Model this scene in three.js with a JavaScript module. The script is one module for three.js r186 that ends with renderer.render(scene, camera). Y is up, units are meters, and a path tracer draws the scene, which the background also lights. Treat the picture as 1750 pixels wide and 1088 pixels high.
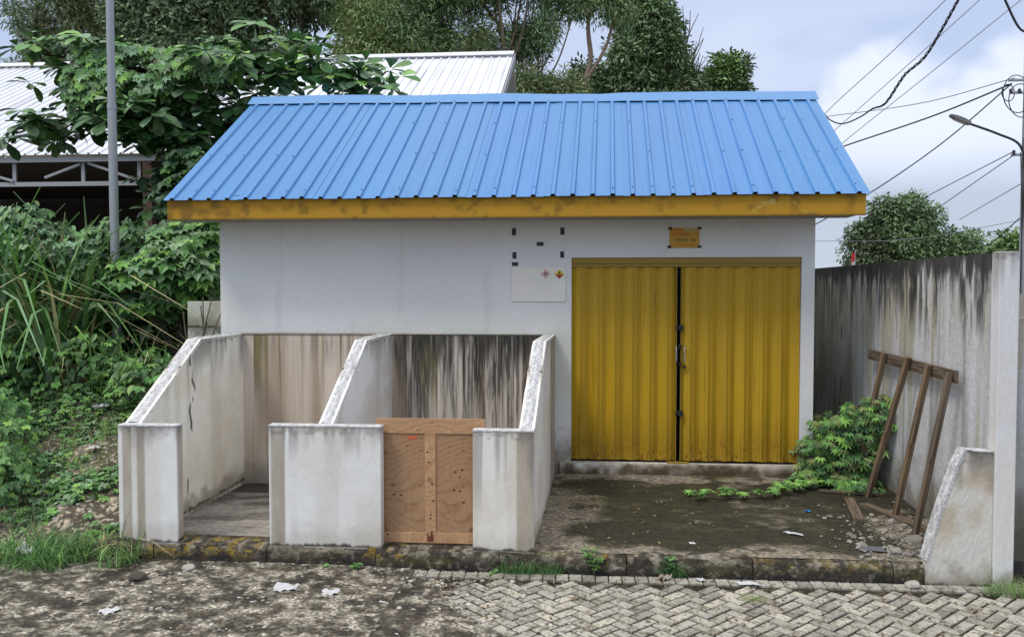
import * as THREE from 'three';
import { mergeGeometries, toCreasedNormals } from 'three/addons/utils/BufferGeometryUtils.js';
import { RoundedBoxGeometry } from 'three/addons/geometries/RoundedBoxGeometry.js';

// ------------------------------------------------------------------ camera, sky, sun, exposure
const scene = new THREE.Scene();
const V = (x, y, z) => new THREE.Vector3(x, y, z);
const camera = new THREE.PerspectiveCamera(42.47, 1024 / 636, 0.1, 900);
camera.position.set(4.214, 2.193, 9.31);
camera.rotation.order = 'YXZ';
camera.rotation.set(-0.036, 0.083, 0);
camera.updateMatrixWorld();

const renderer = new THREE.WebGLRenderer({ antialias: true });
renderer.toneMapping = THREE.LinearToneMapping;
renderer.toneMappingExposure = 1.32;
renderer.shadowMap.enabled = true;

const SUN_DIR = V(-0.42, 0.86, 0.38).normalize();
const SUN_POWER = 1.3, SKY_POWER = 1.0;
const sun = new THREE.DirectionalLight(new THREE.Color(1, 0.965, 0.91), SUN_POWER);
sun.position.copy(SUN_DIR).multiplyScalar(40); sun.castShadow = true; sun.shadow.radius = 28;
sun.shadow.mapSize.set(2048, 2048);
Object.assign(sun.shadow.camera, { left: -14, right: 14, top: 14, bottom: -14, near: 1, far: 90 });
sun.name = 'sun'; scene.add(sun); scene.add(sun.target);

// ------------------------------------------------------------------ noise
const clamp = (x, a = 0, b = 1) => Math.min(b, Math.max(a, x));
const sm = (a, b, x) => { const t = clamp((x - a) / (b - a)); return t * t * (3 - 2 * t); };
const mix = (a, b, t) => a + (b - a) * t;
function rng(seed) { let s = seed | 0; return () => { s = (s + 0x6d2b79f5) | 0; let t = Math.imul(s ^ (s >>> 15), 1 | s); t = (t + Math.imul(t ^ (t >>> 7), 61 | t)) ^ t; return ((t ^ (t >>> 14)) >>> 0) / 4294967296; }; }
function hash(x, y, s) { let h = Math.imul(x, 374761393) ^ Math.imul(y, 668265263) ^ Math.imul(s, 1274126177); h = Math.imul(h ^ (h >>> 13), 1274126177); h = Math.imul(h ^ (h >>> 15), 2246822519); return ((h ^ (h >>> 16)) >>> 0) / 4294967296; }
function vn(x, y, s = 0) {
  const i = Math.floor(x), j = Math.floor(y), f = x - i, g = y - j, a = f * f * (3 - 2 * f), b = g * g * (3 - 2 * g);
  const p = hash(i, j, s), q = hash(i + 1, j, s), r = hash(i, j + 1, s), t = hash(i + 1, j + 1, s);
  return p + (q - p) * a + (r - p) * b + (p - q - r + t) * a * b;
}
function fbm(x, y, s = 0, o = 4) { let v = 0, a = 0.5, n = 0; for (let k = 0; k < o; k++) { v += a * vn(x, y, s + k * 17); n += a; a *= 0.5; x = x * 2.03 + 11.3; y = y * 2.03 + 5.7; } return v / n; }
const lerp3 = (a, b, t) => [mix(a[0], b[0], t), mix(a[1], b[1], t), mix(a[2], b[2], t)];

// colour texture (sRGB values 0..1) with optional height map; v runs up
function tex(w, h, fn, { repeat = true } = {}) {
  const d = new Uint8Array(w * h * 4);
  for (let y = 0; y < h; y++) for (let x = 0; x < w; x++) {
    const c = fn((x + 0.5) / w, (y + 0.5) / h), o = (y * w + x) * 4;
    d[o] = clamp(c[0]) * 255; d[o + 1] = clamp(c[1]) * 255; d[o + 2] = clamp(c[2]) * 255; d[o + 3] = 255;
  }
  const t = new THREE.DataTexture(d, w, h, THREE.RGBAFormat); t.colorSpace = THREE.SRGBColorSpace;
  t.wrapS = t.wrapT = repeat ? THREE.RepeatWrapping : THREE.ClampToEdgeWrapping; t.magFilter = THREE.LinearFilter; t.minFilter = THREE.LinearMipmapLinearFilter; t.generateMipmaps = true; t.needsUpdate = true;
  return t;
}
function bump(w, h, fn) { const t = tex(w, h, (u, v) => { const k = fn(u, v); return [k, k, k]; }); t.colorSpace = THREE.NoColorSpace; return t; }

// ------------------------------------------------------------------ sky
function makeSky() {
  const W = 2048, H = 1024, d = new Float32Array(W * H * 4);
  const puff = (az, el, cx, cy, rx, ry, s) => { // soft-edged cumulus in angle space (degrees)
    const x = (az - cx) / rx, y = (el - cy) / ry, n = fbm(az * 0.42 + s, el * 0.5, 71 + s, 5) - 0.5;
    return sm(1.12, 0.72, Math.sqrt(x * x + y * y) + n * 0.75);
  };
  for (let j = 0; j < H; j++) for (let i = 0; i < W; i++) {
    const el = ((j + 0.5) / H - 0.5) * 180, lon = ((i + 0.5) / W - 0.5) * 360;   // lon = atan2(z, x); straight ahead (-z) is -90
    const az = lon + 90, e = Math.max(el, -4), o = (j * W + i) * 4;
    let c = lerp3([0.45, 0.505, 0.585], [0.42, 0.505, 0.69], sm(1, 15, e));
    c = lerp3(c, [1.04, 1.03, 1.03], sm(18, 52, e));
    const er = (e * Math.PI) / 180, k = 1 / (Math.sin(Math.max(er, 0.03)) + 0.25), ar = (lon * Math.PI) / 180;
    const px = Math.cos(ar) * Math.cos(er) * k * 2.2, pz = Math.sin(ar) * Math.cos(er) * k * 2.2;
    const n = fbm(px + 40, pz + 40, 5, 5), m = fbm(px * 0.6 + 90, pz * 0.6 + 12, 9, 4);
    c = lerp3(c, [0.53, 0.595, 0.75], sm(0.44, 0.64, n) * 0.75);
    c = lerp3(c, [0.385, 0.47, 0.645], sm(0.5, 0.7, m) * 0.5 * sm(3, 10, e));
    let cl = puff(az, el, 19.5, 10.2, 4.6, 5.0, 1); cl = Math.max(cl, puff(az, el, 26, 8.5, 7, 5.5, 2), puff(az, el, 12.4, 10.6, 2.9, 1.9, 3));
    c = lerp3(c, [0.66, 0.71, 0.845], cl * sm(5, 10, el));
    c = lerp3(c, [0.40, 0.46, 0.565], sm(8.5, 5, el) * sm(-6, 8, az) * sm(60, 40, az) * 0.75 * (0.6 + 0.8 * fbm(az * 0.2, el * 0.5, 91, 3)));
    if (el < 6) c = lerp3(c, [0.47, 0.52, 0.58], sm(6, 0, el) * 0.6);
    if (el < -1) c = lerp3(c, [0.16, 0.15, 0.13], sm(-1, -5, el));
    d[o] = c[0]; d[o + 1] = c[1]; d[o + 2] = c[2]; d[o + 3] = 1;
  }
  const t = new THREE.DataTexture(d, W, H, THREE.RGBAFormat, THREE.FloatType);
  t.mapping = THREE.EquirectangularReflectionMapping; t.magFilter = THREE.LinearFilter; t.needsUpdate = true;
  return t;
}
scene.background = makeSky(); scene.environment = scene.background;
scene.backgroundIntensity = SKY_POWER; scene.environmentIntensity = SKY_POWER;

// ------------------------------------------------------------------ builders
const taken = new Map();
function numbered(name) { const n = taken.get(name) ?? 0; taken.set(name, n + 1); return n ? `${name}_${String(n).padStart(3, '0')}` : name; }
function tag(o, label, category, group) { if (label) o.userData.label = label; if (category) o.userData.category = category; if (group) o.userData.group = group; return o; }
function thing(name, label, category, pos = [0, 0, 0], group) { const g = new THREE.Group(); g.name = numbered(name); g.position.set(...pos); scene.add(g); return tag(g, label, category, group); }
function mesh(name, geo, mat, parent) { const m = new THREE.Mesh(geo, mat); m.name = parent ? name : numbered(name); m.castShadow = m.receiveShadow = true; (parent ?? scene).add(m); return m; }
function structure(name, geo, mat) { const m = mesh(name, geo, mat); m.userData.kind = 'structure'; return m; }
function instanced(name, geo, mat, list, parent, kind = 'stuff') { // list of {m: Matrix4, c: Color}
  const im = new THREE.InstancedMesh(geo, mat, list.length); im.name = parent ? name : numbered(name);
  list.forEach((e, i) => { im.setMatrixAt(i, e.m); im.setColorAt(i, e.c); }); im.castShadow = im.receiveShadow = true;
  if (kind) im.userData.kind = kind; (parent ?? scene).add(im); return im;
}
const std = (o) => new THREE.MeshStandardMaterial({ roughness: 0.85, metalness: 0, ...o });
const rgb = (r, g, b) => new THREE.Color().setRGB(r, g, b);
const merge = (list) => { const a = list.map((g) => (g.index ? g.toNonIndexed() : g)); return a.length > 1 ? mergeGeometries(a.map((g) => { const q = new THREE.BufferGeometry(); for (const k of ['position', 'normal', 'uv']) q.setAttribute(k, g.attributes[k]); return q; })) : a[0]; };
const box = (x0, x1, y0, y1, z0, z1) => new THREE.BoxGeometry(x1 - x0, y1 - y0, z1 - z0).translate((x0 + x1) / 2, (y0 + y1) / 2, (z0 + z1) / 2);
const rbox = (x0, x1, y0, y1, z0, z1, r = 0.006, s = 2) => new RoundedBoxGeometry(x1 - x0, y1 - y0, z1 - z0, s, r).translate((x0 + x1) / 2, (y0 + y1) / 2, (z0 + z1) / 2);
// uv from position by the dominant normal: u = (along - ou) / w, v = (up - ov) / h
function faceUV(g, w = 1, h = 1, ou = 0, ov = 0) {
  const p = g.attributes.position, n = g.attributes.normal, uv = new Float32Array(p.count * 2);
  for (let i = 0; i < p.count; i++) {
    const ax = Math.abs(n.getX(i)), ay = Math.abs(n.getY(i)), az = Math.abs(n.getZ(i));
    let a, b; if (ax > ay && ax > az) { a = p.getZ(i); b = p.getY(i); } else if (ay > az) { a = p.getX(i); b = p.getZ(i); } else { a = p.getX(i); b = p.getY(i); }
    uv[i * 2] = (a - ou) / w; uv[i * 2 + 1] = (b - ov) / h;
  }
  g.setAttribute('uv', new THREE.BufferAttribute(uv, 2)); return g;
}
// solid between two outlines (same vertex count): ends A and B, counter-clockwise seen from outside A
function loft(A, B) {
  const pos = [], tri = (a, b, c) => pos.push(...a, ...b, ...c), n = A.length;
  for (let i = 1; i < n - 1; i++) { tri(A[0], A[i], A[i + 1]); tri(B[0], B[i + 1], B[i]); }
  for (let i = 0; i < n; i++) { const j = (i + 1) % n; tri(A[i], B[i], B[j]); tri(A[i], B[j], A[j]); }
  const g = new THREE.BufferGeometry(); g.setAttribute('position', new THREE.Float32BufferAttribute(pos, 3)); g.computeVertexNormals(); return faceUV(g);
}
const bar = (a, b, w, h, up = V(0, 1, 0)) => { // rectangular bar from a to b
  const d = b.clone().sub(a), L = d.length(); d.normalize(); const x = new THREE.Vector3().crossVectors(up, d).normalize(), y = new THREE.Vector3().crossVectors(d, x);
  const g = new RoundedBoxGeometry(w, h, L, 1, Math.min(w, h) * 0.08); const p = g.attributes.position, uv = new Float32Array(p.count * 2);
  for (let i = 0; i < p.count; i++) { uv[i * 2] = (p.getX(i) + p.getY(i)) * 4; uv[i * 2 + 1] = p.getZ(i) * 1.2; } g.setAttribute('uv', new THREE.BufferAttribute(uv, 2));
  return g.applyMatrix4(new THREE.Matrix4().makeBasis(x, y, d).setPosition(a.clone().add(b).multiplyScalar(0.5)));
};
const rod = (a, b, r0, r1 = r0, seg = 10) => { const d = b.clone().sub(a), L = d.length(); const g = new THREE.CylinderGeometry(r1, r0, L, seg, 1); return g.applyQuaternion(new THREE.Quaternion().setFromUnitVectors(V(0, 1, 0), d.normalize())).translate((a.x + b.x) / 2, (a.y + b.y) / 2, (a.z + b.z) / 2); };
const tube = (pts, r, seg = 40, rs = 6) => new THREE.TubeGeometry(new THREE.CatmullRomCurve3(pts), seg, r, rs);

// ------------------------------------------------------------------ surface textures
// vertical drip streaks running down from the top edge: 0..1 strength at x metres, d metres below the top
function drips(x, d, s, dens = 6, len = 0.8) {
  let k = 0;
  for (let o = 0; o < 3; o++) {
    const f = dens * (1 << o), c = vn(x * f + vn(x * f * 2.3, d * 1.5, s + 9) * 0.25, d * 0.6, s + o * 31), L = len * (0.25 + 1.1 * vn(x * f * 0.5, 3.1, s + o * 13 + 5));
    k = Math.max(k, sm(0.5, 0.8, c) * sm(L, L * 0.25, d) * (1 - 0.16 * o));
  }
  return k;
}
const GRIME = [0.24, 0.23, 0.2], WHITE = [0.83, 0.83, 0.82];
const T = {};
T.facade = tex(1024, 512, (u, v) => { // 6.8 m x 3.2 m
  const x = u * 6.8, y = v * 3.2; let c = [0.90, 0.90, 0.895];
  const m = fbm(x * 1.1, y * 1.1, 3, 5); c = lerp3(c, [0.865, 0.865, 0.855], sm(0.4, 0.7, m) * 0.6);
  c = lerp3(c, [0.84, 0.85, 0.785], sm(0.35, 0.75, fbm(x * 0.9 + 7, y * 1.6, 8, 4)) * sm(2.2, 1.6, y) * 0.7);
  c = lerp3(c, [0.66, 0.66, 0.64], sm(0.62, 0.8, fbm(x * 7, y * 0.8, 12, 4)) * 0.12);
  c = lerp3(c, [0.46, 0.42, 0.35], sm(0.55, 0.1, y + (fbm(x * 5, y * 5, 21, 4) - 0.5) * 0.6) * 0.75);
  const n = vn(x * 90, y * 90, 4); return c.map((q) => q * (0.98 + 0.04 * n));
});
T.binBack = tex(1024, 512, (u, v) => { // 4 m x 1.7 m: beige left, black drips right
  const x = u * 4, d = (1 - v) * 1.72; const right = sm(1.75, 2.3, x);
  let c = lerp3([0.775, 0.72, 0.655], [0.77, 0.735, 0.69], right);
  const band = vn(x * 5.5, 0.4, 2) * 0.6 + vn(x * 13, 0.2, 3) * 0.4; c = lerp3(c, [0.86, 0.81, 0.76], sm(0.4, 0.7, band) * 0.8);
  c = lerp3(c, [0.62, 0.545, 0.47], sm(0.58, 0.75, vn(x * 8 + 3, d * 0.3, 6)) * 0.7);
  c = lerp3(c, [0.40, 0.38, 0.20], sm(0.82, 0.94, vn(x * 20 + 1, d * 0.3, 14)) * sm(1.2, 0.1, d) * 0.7);
  c = lerp3(c, [0.20, 0.19, 0.17], right * sm(0.35, 0.0, d + (fbm(x * 14, 3, 88, 3) - 0.5) * 0.5) * 0.75); c = lerp3(c, [0.17, 0.16, 0.14], drips(x, d, 40, 11, mix(0.4, 2.4, right)) * mix(0.25, 0.82, right) * (0.35 + 0.65 * sm(0.3, 0.6, fbm(x * 80, d * 5, 77, 3))));
  c = lerp3(c, [0.13, 0.13, 0.11], right * sm(0.44, 0.62, fbm(x * 40, d * 0.9, 55, 4) - d * 0.1) * sm(0.25, 0.6, fbm(x * 90, d * 6, 56, 3)) * sm(1.35, 0.05, d) * 0.62);
  c = lerp3(c, [0.84, 0.81, 0.77], sm(0.6, 0.72, fbm(x * 34, d * 0.8, 61, 4)) * 0.45);
  c = lerp3(c, [0.25, 0.24, 0.2], sm(0.03, 0.0, d) * 0.8);
  c = lerp3(c, [0.5, 0.48, 0.44], sm(1.35, 1.7, d + (fbm(x * 6, d * 6, 31, 4) - 0.5) * 0.4) * 0.7);
  return c;
});
function whiteWall(seed, w, h, o = {}) { // painted render: drips from the top, stains at the foot, patched repaint
  return tex(512, 512, (u, v) => {
    const x = u * w, y = v * h, d = h - y; let c = (o.base ?? [0.80, 0.80, 0.79]).map((q) => q * 1.155);
    const m = fbm(x * 2.2, y * 2.2, seed, 5); c = lerp3(c, o.warm ?? [0.84, 0.80, 0.73], sm(0.42, 0.66, m) * (o.warmK ?? 0.45));
    c = lerp3(c, [0.74, 0.70, 0.64], sm(0.5, 0.8, vn(x * 9, y * 0.7, seed + 3)) * 0.2);
    if (o.patch) { const p = o.patch; for (const [x0, x1] of p) c = lerp3(c, [0.60, 0.55, 0.48], sm(x0 - 0.012, x0 + 0.012, x) * sm(x1 + 0.012, x1 - 0.012, x) * (0.45 + 0.5 * fbm(x * 12, y * 3, seed + 8, 4))); }
    c = lerp3(c, [0.35, 0.34, 0.33], drips(x, d, seed + 20, 7, o.drip ?? 0.35) * (o.dripK ?? 0.5) * 0.85);
    c = lerp3(c, [0.33, 0.31, 0.28], sm(0.1, 0.0, d + (vn(x * 30, y * 30, seed + 2) - 0.5) * 0.1) * (o.top ?? 0.35));
    if (o.cracks) { const cx = 0.55 * w + (vn(y * 6, 1, seed) - 0.5) * 0.16; c = lerp3(c, [0.2, 0.2, 0.21], sm(0.03, 0.004, Math.abs(x - cx - (h - y) * 0.12)) * sm(0.42, 0.6, vn(x * 40, y * 8, seed + 6)) * 0.85); }
    c = lerp3(c, [0.17, 0.16, 0.12], sm(0.035, 0.005, y + (fbm(x * 18, y * 10, seed + 40, 4) - 0.5) * 0.06) * 0.85); const foot = sm(0.22, 0.0, y + (fbm(x * 8, y * 8, seed + 9, 4) - 0.5) * 0.25); c = lerp3(c, o.foot ?? [0.46, 0.42, 0.35], foot * (o.footK ?? 0.5));  // thin base line is moss plus painted contact shadow; foot stains follow
    const n = fbm(x * 55, y * 55, seed + 12, 2); return c.map((q) => q * (0.975 + 0.05 * n));
  });
}
T.binSideLeft = whiteWall(101, 2.6, 1.7, { base: [0.85, 0.835, 0.79], warm: [0.90, 0.86, 0.77], cracks: true, drip: 0.5, dripK: 0.55 });
T.binSideMid = whiteWall(131, 2.6, 1.7, { base: [0.84, 0.84, 0.83], drip: 0.3, dripK: 0.3 });
T.binSideRight = whiteWall(151, 2.6, 1.7, { base: [0.83, 0.81, 0.78], patch: [[0.1, 0.75]], drip: 0.4, dripK: 0.3 });
T.panelLeft = whiteWall(171, 0.55, 1.03, { footK: 0.2, warmK: 0.25, patch: [[0.04, 0.12], [0.17, 0.24]], drip: 0.25, dripK: 0.45 });
T.panelMid = whiteWall(181, 1.0, 1.03, { footK: 0.2, warmK: 0.25, patch: [[0.02, 0.14]], drip: 0.3, dripK: 0.4 });
T.panelRight = whiteWall(191, 0.53, 1.02, { footK: 0.2, base: [0.80, 0.79, 0.76], patch: [[0.37, 0.6]], drip: 0.7, dripK: 0.55 });
T.buttress = whiteWall(211, 0.6, 1.1, { base: [0.72, 0.71, 0.68], warm: [0.66, 0.55, 0.40], drip: 0.4, dripK: 0.55, foot: [0.30, 0.24, 0.16], top: 0.5 });
T.coping = tex(256, 256, (u, v) => { const a = fbm(u * 22, v * 14, 5, 5), b = fbm(u * 90, v * 60, 9, 3); let c = lerp3([0.86, 0.86, 0.86], [0.72, 0.72, 0.72], sm(0.4, 0.75, a)); c = lerp3(c, [0.33, 0.33, 0.32], sm(0.54, 0.8, b) * 0.5); return c; });
T.boundary = tex(1024, 512, (u, v) => { // 6 m x 2.7 m; u = 0 far end, u = 1 at the kerb
  const x = u * 6, y = v * 2.7, d = 2.66 - y, near = sm(2.1, 3.6, x + (fbm(x * 1.5, y, 71, 3) - 0.5));
  let c = lerp3([0.72, 0.71, 0.675], [0.80, 0.80, 0.80], near);
  c = lerp3(c, [0.80, 0.80, 0.81], sm(0.5, 0.72, fbm(x * 2.2, y * 0.8, 4, 5)) * near * 0.8);
  c = lerp3(c, [0.70, 0.66, 0.56], sm(1.1, 0.35, d) * sm(0.1, 0.4, d) * mix(0.75, 0.25, near));
  c = lerp3(c, [0.55, 0.56, 0.56], sm(0.9, 1.5, d + (fbm(x * 2, y * 2, 72, 3) - 0.5) * 0.6) * (1 - near) * 0.55);
  const streak = vn(x * 11, y * 0.3, 8) * 0.6 + vn(x * 27, y * 0.4, 11) * 0.4;
  c = lerp3(c, [0.86, 0.86, 0.87], sm(0.55, 0.75, streak) * mix(0.2, 0.6, near)); c = lerp3(c, [0.42, 0.41, 0.38], sm(0.6, 0.85, vn(x * 14 + 4, y * 0.35, 15)) * 0.35);
  c = lerp3(c, [0.66, 0.62, 0.50], sm(0.62, 0.8, vn(x * 8 + 9, y * 0.4, 35)) * 0.5);
  c = lerp3(c, [0.15, 0.145, 0.14], drips(x, d, 60, 7, mix(0.45, 0.75, near)) * 0.93 * (0.5 + 0.5 * sm(0.3, 0.55, fbm(x * 40, d * 8, 73, 3))));
  c = lerp3(c, [0.19, 0.185, 0.175], sm(0.55, 0.7, fbm(x * 15, d * 2.2, 74, 4)) * sm(0.9, 0.15, d) * 0.9);
  c = lerp3(c, [0.21, 0.205, 0.195], sm(0.20, 0.08, d + (fbm(x * 12, 2, 3, 3) - 0.5) * 0.3) * 0.85);
  c = lerp3(c, [0.13, 0.13, 0.125], sm(0.02, 0.008, Math.abs(x - 2.2 - (vn(y * 4, 2, 5) - 0.5) * 0.06)) * sm(0.4, 0.6, vn(y * 5, 8, 2)) * 0.8);
  c = lerp3(c, [0.38, 0.38, 0.25], sm(0.5, 0.75, fbm(x * 2.4, y * 0.8, 25, 4)) * (1 - near) * 0.4);
  c = lerp3(c, [0.33, 0.30, 0.23], sm(0.8, 0.0, y + (fbm(x * 4, y * 4, 33, 4) - 0.5) * 0.8) * 0.75);
  return c.map((q) => q * (0.93 + 0.14 * fbm(x * 36, y * 36, 44, 3)));
});
T.slab = tex(1024, 1024, (u, v) => { // 4 m x 3 m of algae-stained concrete; v = 0 at the house
  const x = u * 4, z = v * 3; const a = fbm(x * 0.9 + 3, z * 1.5, 2, 5), b = fbm(x * 3.2, z * 6, 7, 5), f = fbm(x * 48, z * 52, 9, 3);
  const edge = Math.max(sm(2.0, 2.6, z), sm(0.5, 0.05, z) * 0.8, sm(0.8, 0.1, x), sm(2.9, 3.4, x) * sm(0.8, 1.6, z) * 1.2);
  const wet = sm(0.36, 0.62, a + 0.22 - edge * 0.42 + (b - 0.5) * 0.5);
  let c = lerp3([0.50, 0.465, 0.405], [0.185, 0.175, 0.112], wet);
  c = lerp3(c, [0.25, 0.245, 0.08], sm(0.52, 0.75, fbm(x * 1.6 + 9, z * 2.4, 19, 5)) * sm(1.6, 0.4, z) * 0.75);
  c = lerp3(c, [0.55, 0.51, 0.44], sm(0.6, 0.74, b) * 0.4 * (1 - wet * 0.6));
  c = lerp3(c, [0.15, 0.135, 0.105], sm(0.58, 0.72, fbm(x * 6 + 5, z * 9, 27, 4)) * 0.6);
  return c.map((q) => q * (0.5 + 1.0 * f));
});
T.slabBump = bump(512, 512, (u, v) => fbm(u * 90, v * 70, 3, 4));
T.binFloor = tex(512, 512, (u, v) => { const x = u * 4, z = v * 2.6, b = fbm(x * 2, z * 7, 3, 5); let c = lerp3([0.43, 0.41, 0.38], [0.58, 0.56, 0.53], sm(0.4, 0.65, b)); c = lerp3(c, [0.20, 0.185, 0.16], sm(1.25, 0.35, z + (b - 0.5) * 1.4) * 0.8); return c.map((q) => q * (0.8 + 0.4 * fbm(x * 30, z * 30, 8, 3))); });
T.kerb = tex(1024, 128, (u, v) => { // 7.4 m long; v up the face and over the top
  const x = u * 7.4, y = v; const a = fbm(x * 4, y * 2.5, 3, 5), f = fbm(x * 40, y * 12, 6, 3);
  let c = lerp3([0.20, 0.175, 0.135], [0.40, 0.37, 0.31], sm(0.45, 0.7, a) * sm(0.2, 0.8, y));
  c = lerp3(c, [0.30, 0.28, 0.10], sm(0.55, 0.7, fbm(x * 2 + 4, y * 2, 13, 4)) * 0.4);
  const band = Math.max(sm(0.45, 0.55, x) * sm(1.55, 1.4, x), 0.8 * sm(2.35, 2.42, x) * sm(2.85, 2.7, x), 0.6 * sm(4.32, 4.36, x) * sm(4.46, 4.44, x), 0.4 * sm(5.6, 5.65, x) * sm(6.75, 6.6, x));
  c = lerp3(c, [0.60, 0.49, 0.14], band * sm(0.52, 0.6, fbm(x * 13, y * 6, 23, 5)) * sm(0.35, 0.75, y) * 0.8);
  c = lerp3(c, [0.62, 0.60, 0.57], sm(0.55, 0.68, fbm(x * 7, y * 4, 33, 4)) * 0.7 * sm(0.2, 0.5, y) * Math.max(sm(4.45, 4.5, x) * sm(5.6, 5.2, x), sm(2.6, 2.9, x) * sm(3.6, 3.3, x) * 0.8));
  c = lerp3(c, [0.56, 0.53, 0.46], sm(0.5, 0.66, fbm(x * 16, y * 5, 43, 5)) * sm(0.45, 0.8, y) * 0.75); c = lerp3(c, [0.10, 0.092, 0.075], sm(0.6, 0.25, y + (fbm(x * 6, y * 3, 47, 5) - 0.5) * 0.9) * 0.8); c = lerp3(c, [0.5, 0.48, 0.43], sm(0.64, 0.72, fbm(x * 30, y * 9, 53, 3)) * 0.5);
  return c.map((q) => q * (0.65 + 0.7 * f));
});
T.dirt = tex(1024, 512, (u, v) => { // 6 m x 2.4 m, muddy rubble over the paving
  const x = u * 6, z = v * 2.4; const a = fbm(x * 2.2, z * 2.6, 2, 5), b = fbm(x * 14, z * 15, 5, 5), g = fbm(x * 60, z * 60, 11, 3);
  let c = lerp3([0.29, 0.265, 0.22], [0.565, 0.54, 0.485], sm(0.36, 0.64, b * 0.75 + a * 0.25));
  c = lerp3(c, [0.16, 0.14, 0.11], sm(0.52, 0.7, fbm(x * 5 + 8, z * 6, 15, 5)) * 0.7);
  c = lerp3(c, [0.68, 0.65, 0.59], sm(0.6, 0.72, b) * sm(0.42, 0.6, g) * 0.7);
  return c.map((q) => q * (0.35 + 1.3 * g));
});
T.fine = bump(256, 256, (u, v) => fbm(u * 24, v * 24, 4, 4));
T.paver = tex(256, 256, (u, v) => { const a = fbm(u * 7, v * 7, 2, 4), g = fbm(u * 60, v * 60, 5, 2); let c = lerp3([0.69, 0.675, 0.635], [0.61, 0.595, 0.55], sm(0.4, 0.65, a)); c = lerp3(c, [0.38, 0.35, 0.29], sm(0.58, 0.75, fbm(u * 18 + 3, v * 18, 9, 4)) * 0.55); return c.map((q) => q * (0.82 + 0.36 * g)); });
T.soil = tex(512, 512, (u, v) => { const a = fbm(u * 9, v * 9, 2, 5), g = fbm(u * 70, v * 70, 5, 3); let c = lerp3([0.33, 0.30, 0.245], [0.53, 0.495, 0.425], sm(0.4, 0.62, a)); c = lerp3(c, [0.70, 0.66, 0.58], sm(0.55, 0.66, g) * 0.75); return c.map((q) => q * (0.7 + 0.6 * g)); });
T.roof = tex(512, 256, (u, v) => { const a = clamp(fbm(u * 10, v * 4, 3, 4) * 0.8 + 0.7 * (fbm(u * 28, v * 1.2, 8, 3) - 0.5) + 0.1); let c = lerp3([0.32, 0.545, 0.765], [0.305, 0.525, 0.745], a); c = lerp3(c, [0.27, 0.48, 0.69], sm(0.6, 0.8, vn(u * 90, v * 3, 7)) * 0.35); return c; });
T.fascia = tex(1024, 64, (u, v) => { const x = u * 7.7, a = fbm(x * 3, v * 3, 2, 5); let c = lerp3([0.71, 0.525, 0.075], [0.73, 0.55, 0.10], a); c = lerp3(c, [0.31, 0.23, 0.055], sm(0.5, 0.85, fbm(x * 9, v * 2.5, 6, 5) + (v - 0.5) * 0.12 + sm(1.2, 0, x) * 0.25) * 0.42); c = lerp3(c, [0.72, 0.66, 0.36], sm(0.62, 0.7, fbm(x * 14, v * 5, 12, 4)) * sm(0.5, 0, Math.abs(x - 6.6)) * 0.9); c = lerp3(c, [0.2, 0.15, 0.05], sm(0.12, 0, v) * 0.4 + sm(0.9, 1, v) * 0.5); return c; });
T.gate = tex(512, 512, (u, v) => { const y = v * 2.2; const a = fbm(u * 9, y * 0.5, 2, 4), b = fbm(u * 12, y * 1.6, 6, 5); let c = lerp3([0.735, 0.59, 0.07], [0.715, 0.57, 0.065], sm(0.35, 0.65, a)); c = lerp3(c, [0.56, 0.42, 0.05], sm(0.52, 0.8, b) * 0.2 * sm(2.0, 0.6, y)); c = lerp3(c, [0.36, 0.25, 0.04], sm(0.93, 0.98, vn(u * 36, y * 1.1, 9)) * 0.3); c = lerp3(c, [0.45, 0.34, 0.08], sm(0.75, 0.0, y + (b - 0.5) * 0.9) * 0.35); c = lerp3(c, [0.40, 0.22, 0.05], sm(0.62, 0.72, fbm(u * 60, y * 22, 14, 3)) * sm(0.35, 0.02, y) * 0.6); return c; });
T.ply = tex(512, 512, (u, v) => { // flame-figured plywood
  const x = u * 0.5, y = v * 1.1, q = Math.sin((y * 105 + 24 * fbm(x * 2.0, y * 2.6, 3, 4) + 13 * Math.exp(-(((x - 0.3) * 5) ** 2)) * Math.sin(y * 5.5 + 1)) * 1.0);
  let c = lerp3([0.655, 0.515, 0.385], [0.55, 0.405, 0.285], sm(0.3, 1.0, q) * (0.25 + 0.4 * vn(x * 6, y * 5, 31))); c = lerp3(c, [0.72, 0.595, 0.47], sm(0.5, 0.75, fbm(x * 9, y * 3, 9, 4)) * 0.4);
  c = lerp3(c, [0.36, 0.25, 0.17], sm(0.88, 0.95, vn(x * 16, y * 30, 12)) * 0.5); return c.map((k) => k * (0.94 + 0.12 * vn(x * 260, y * 30, 5)));
});
T.wood = tex(256, 256, (u, v) => { const a = fbm(u * 26, v * 3, 2, 4), b = fbm(u * 5, v * 4, 8, 4); let c = lerp3([0.46, 0.395, 0.32], [0.30, 0.25, 0.20], sm(0.35, 0.65, a)); c = lerp3(c, [0.46, 0.43, 0.39], sm(0.5, 0.7, b) * 0.5); return c; });
T.bark = tex(128, 128, (u, v) => { const a = fbm(u * 18, v * 6, 2, 4); return lerp3([0.36, 0.30, 0.24], [0.19, 0.155, 0.125], sm(0.35, 0.65, a)); });
T.tin = tex(512, 256, (u, v) => { const a = fbm(u * 8, v * 5, 3, 4); let c = lerp3([0.94, 0.945, 0.96], [0.89, 0.90, 0.92], a); c = lerp3(c, [0.62, 0.62, 0.63], sm(0.66, 0.8, vn(u * 120, v * 4, 7)) * 0.4); return c; });

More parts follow.
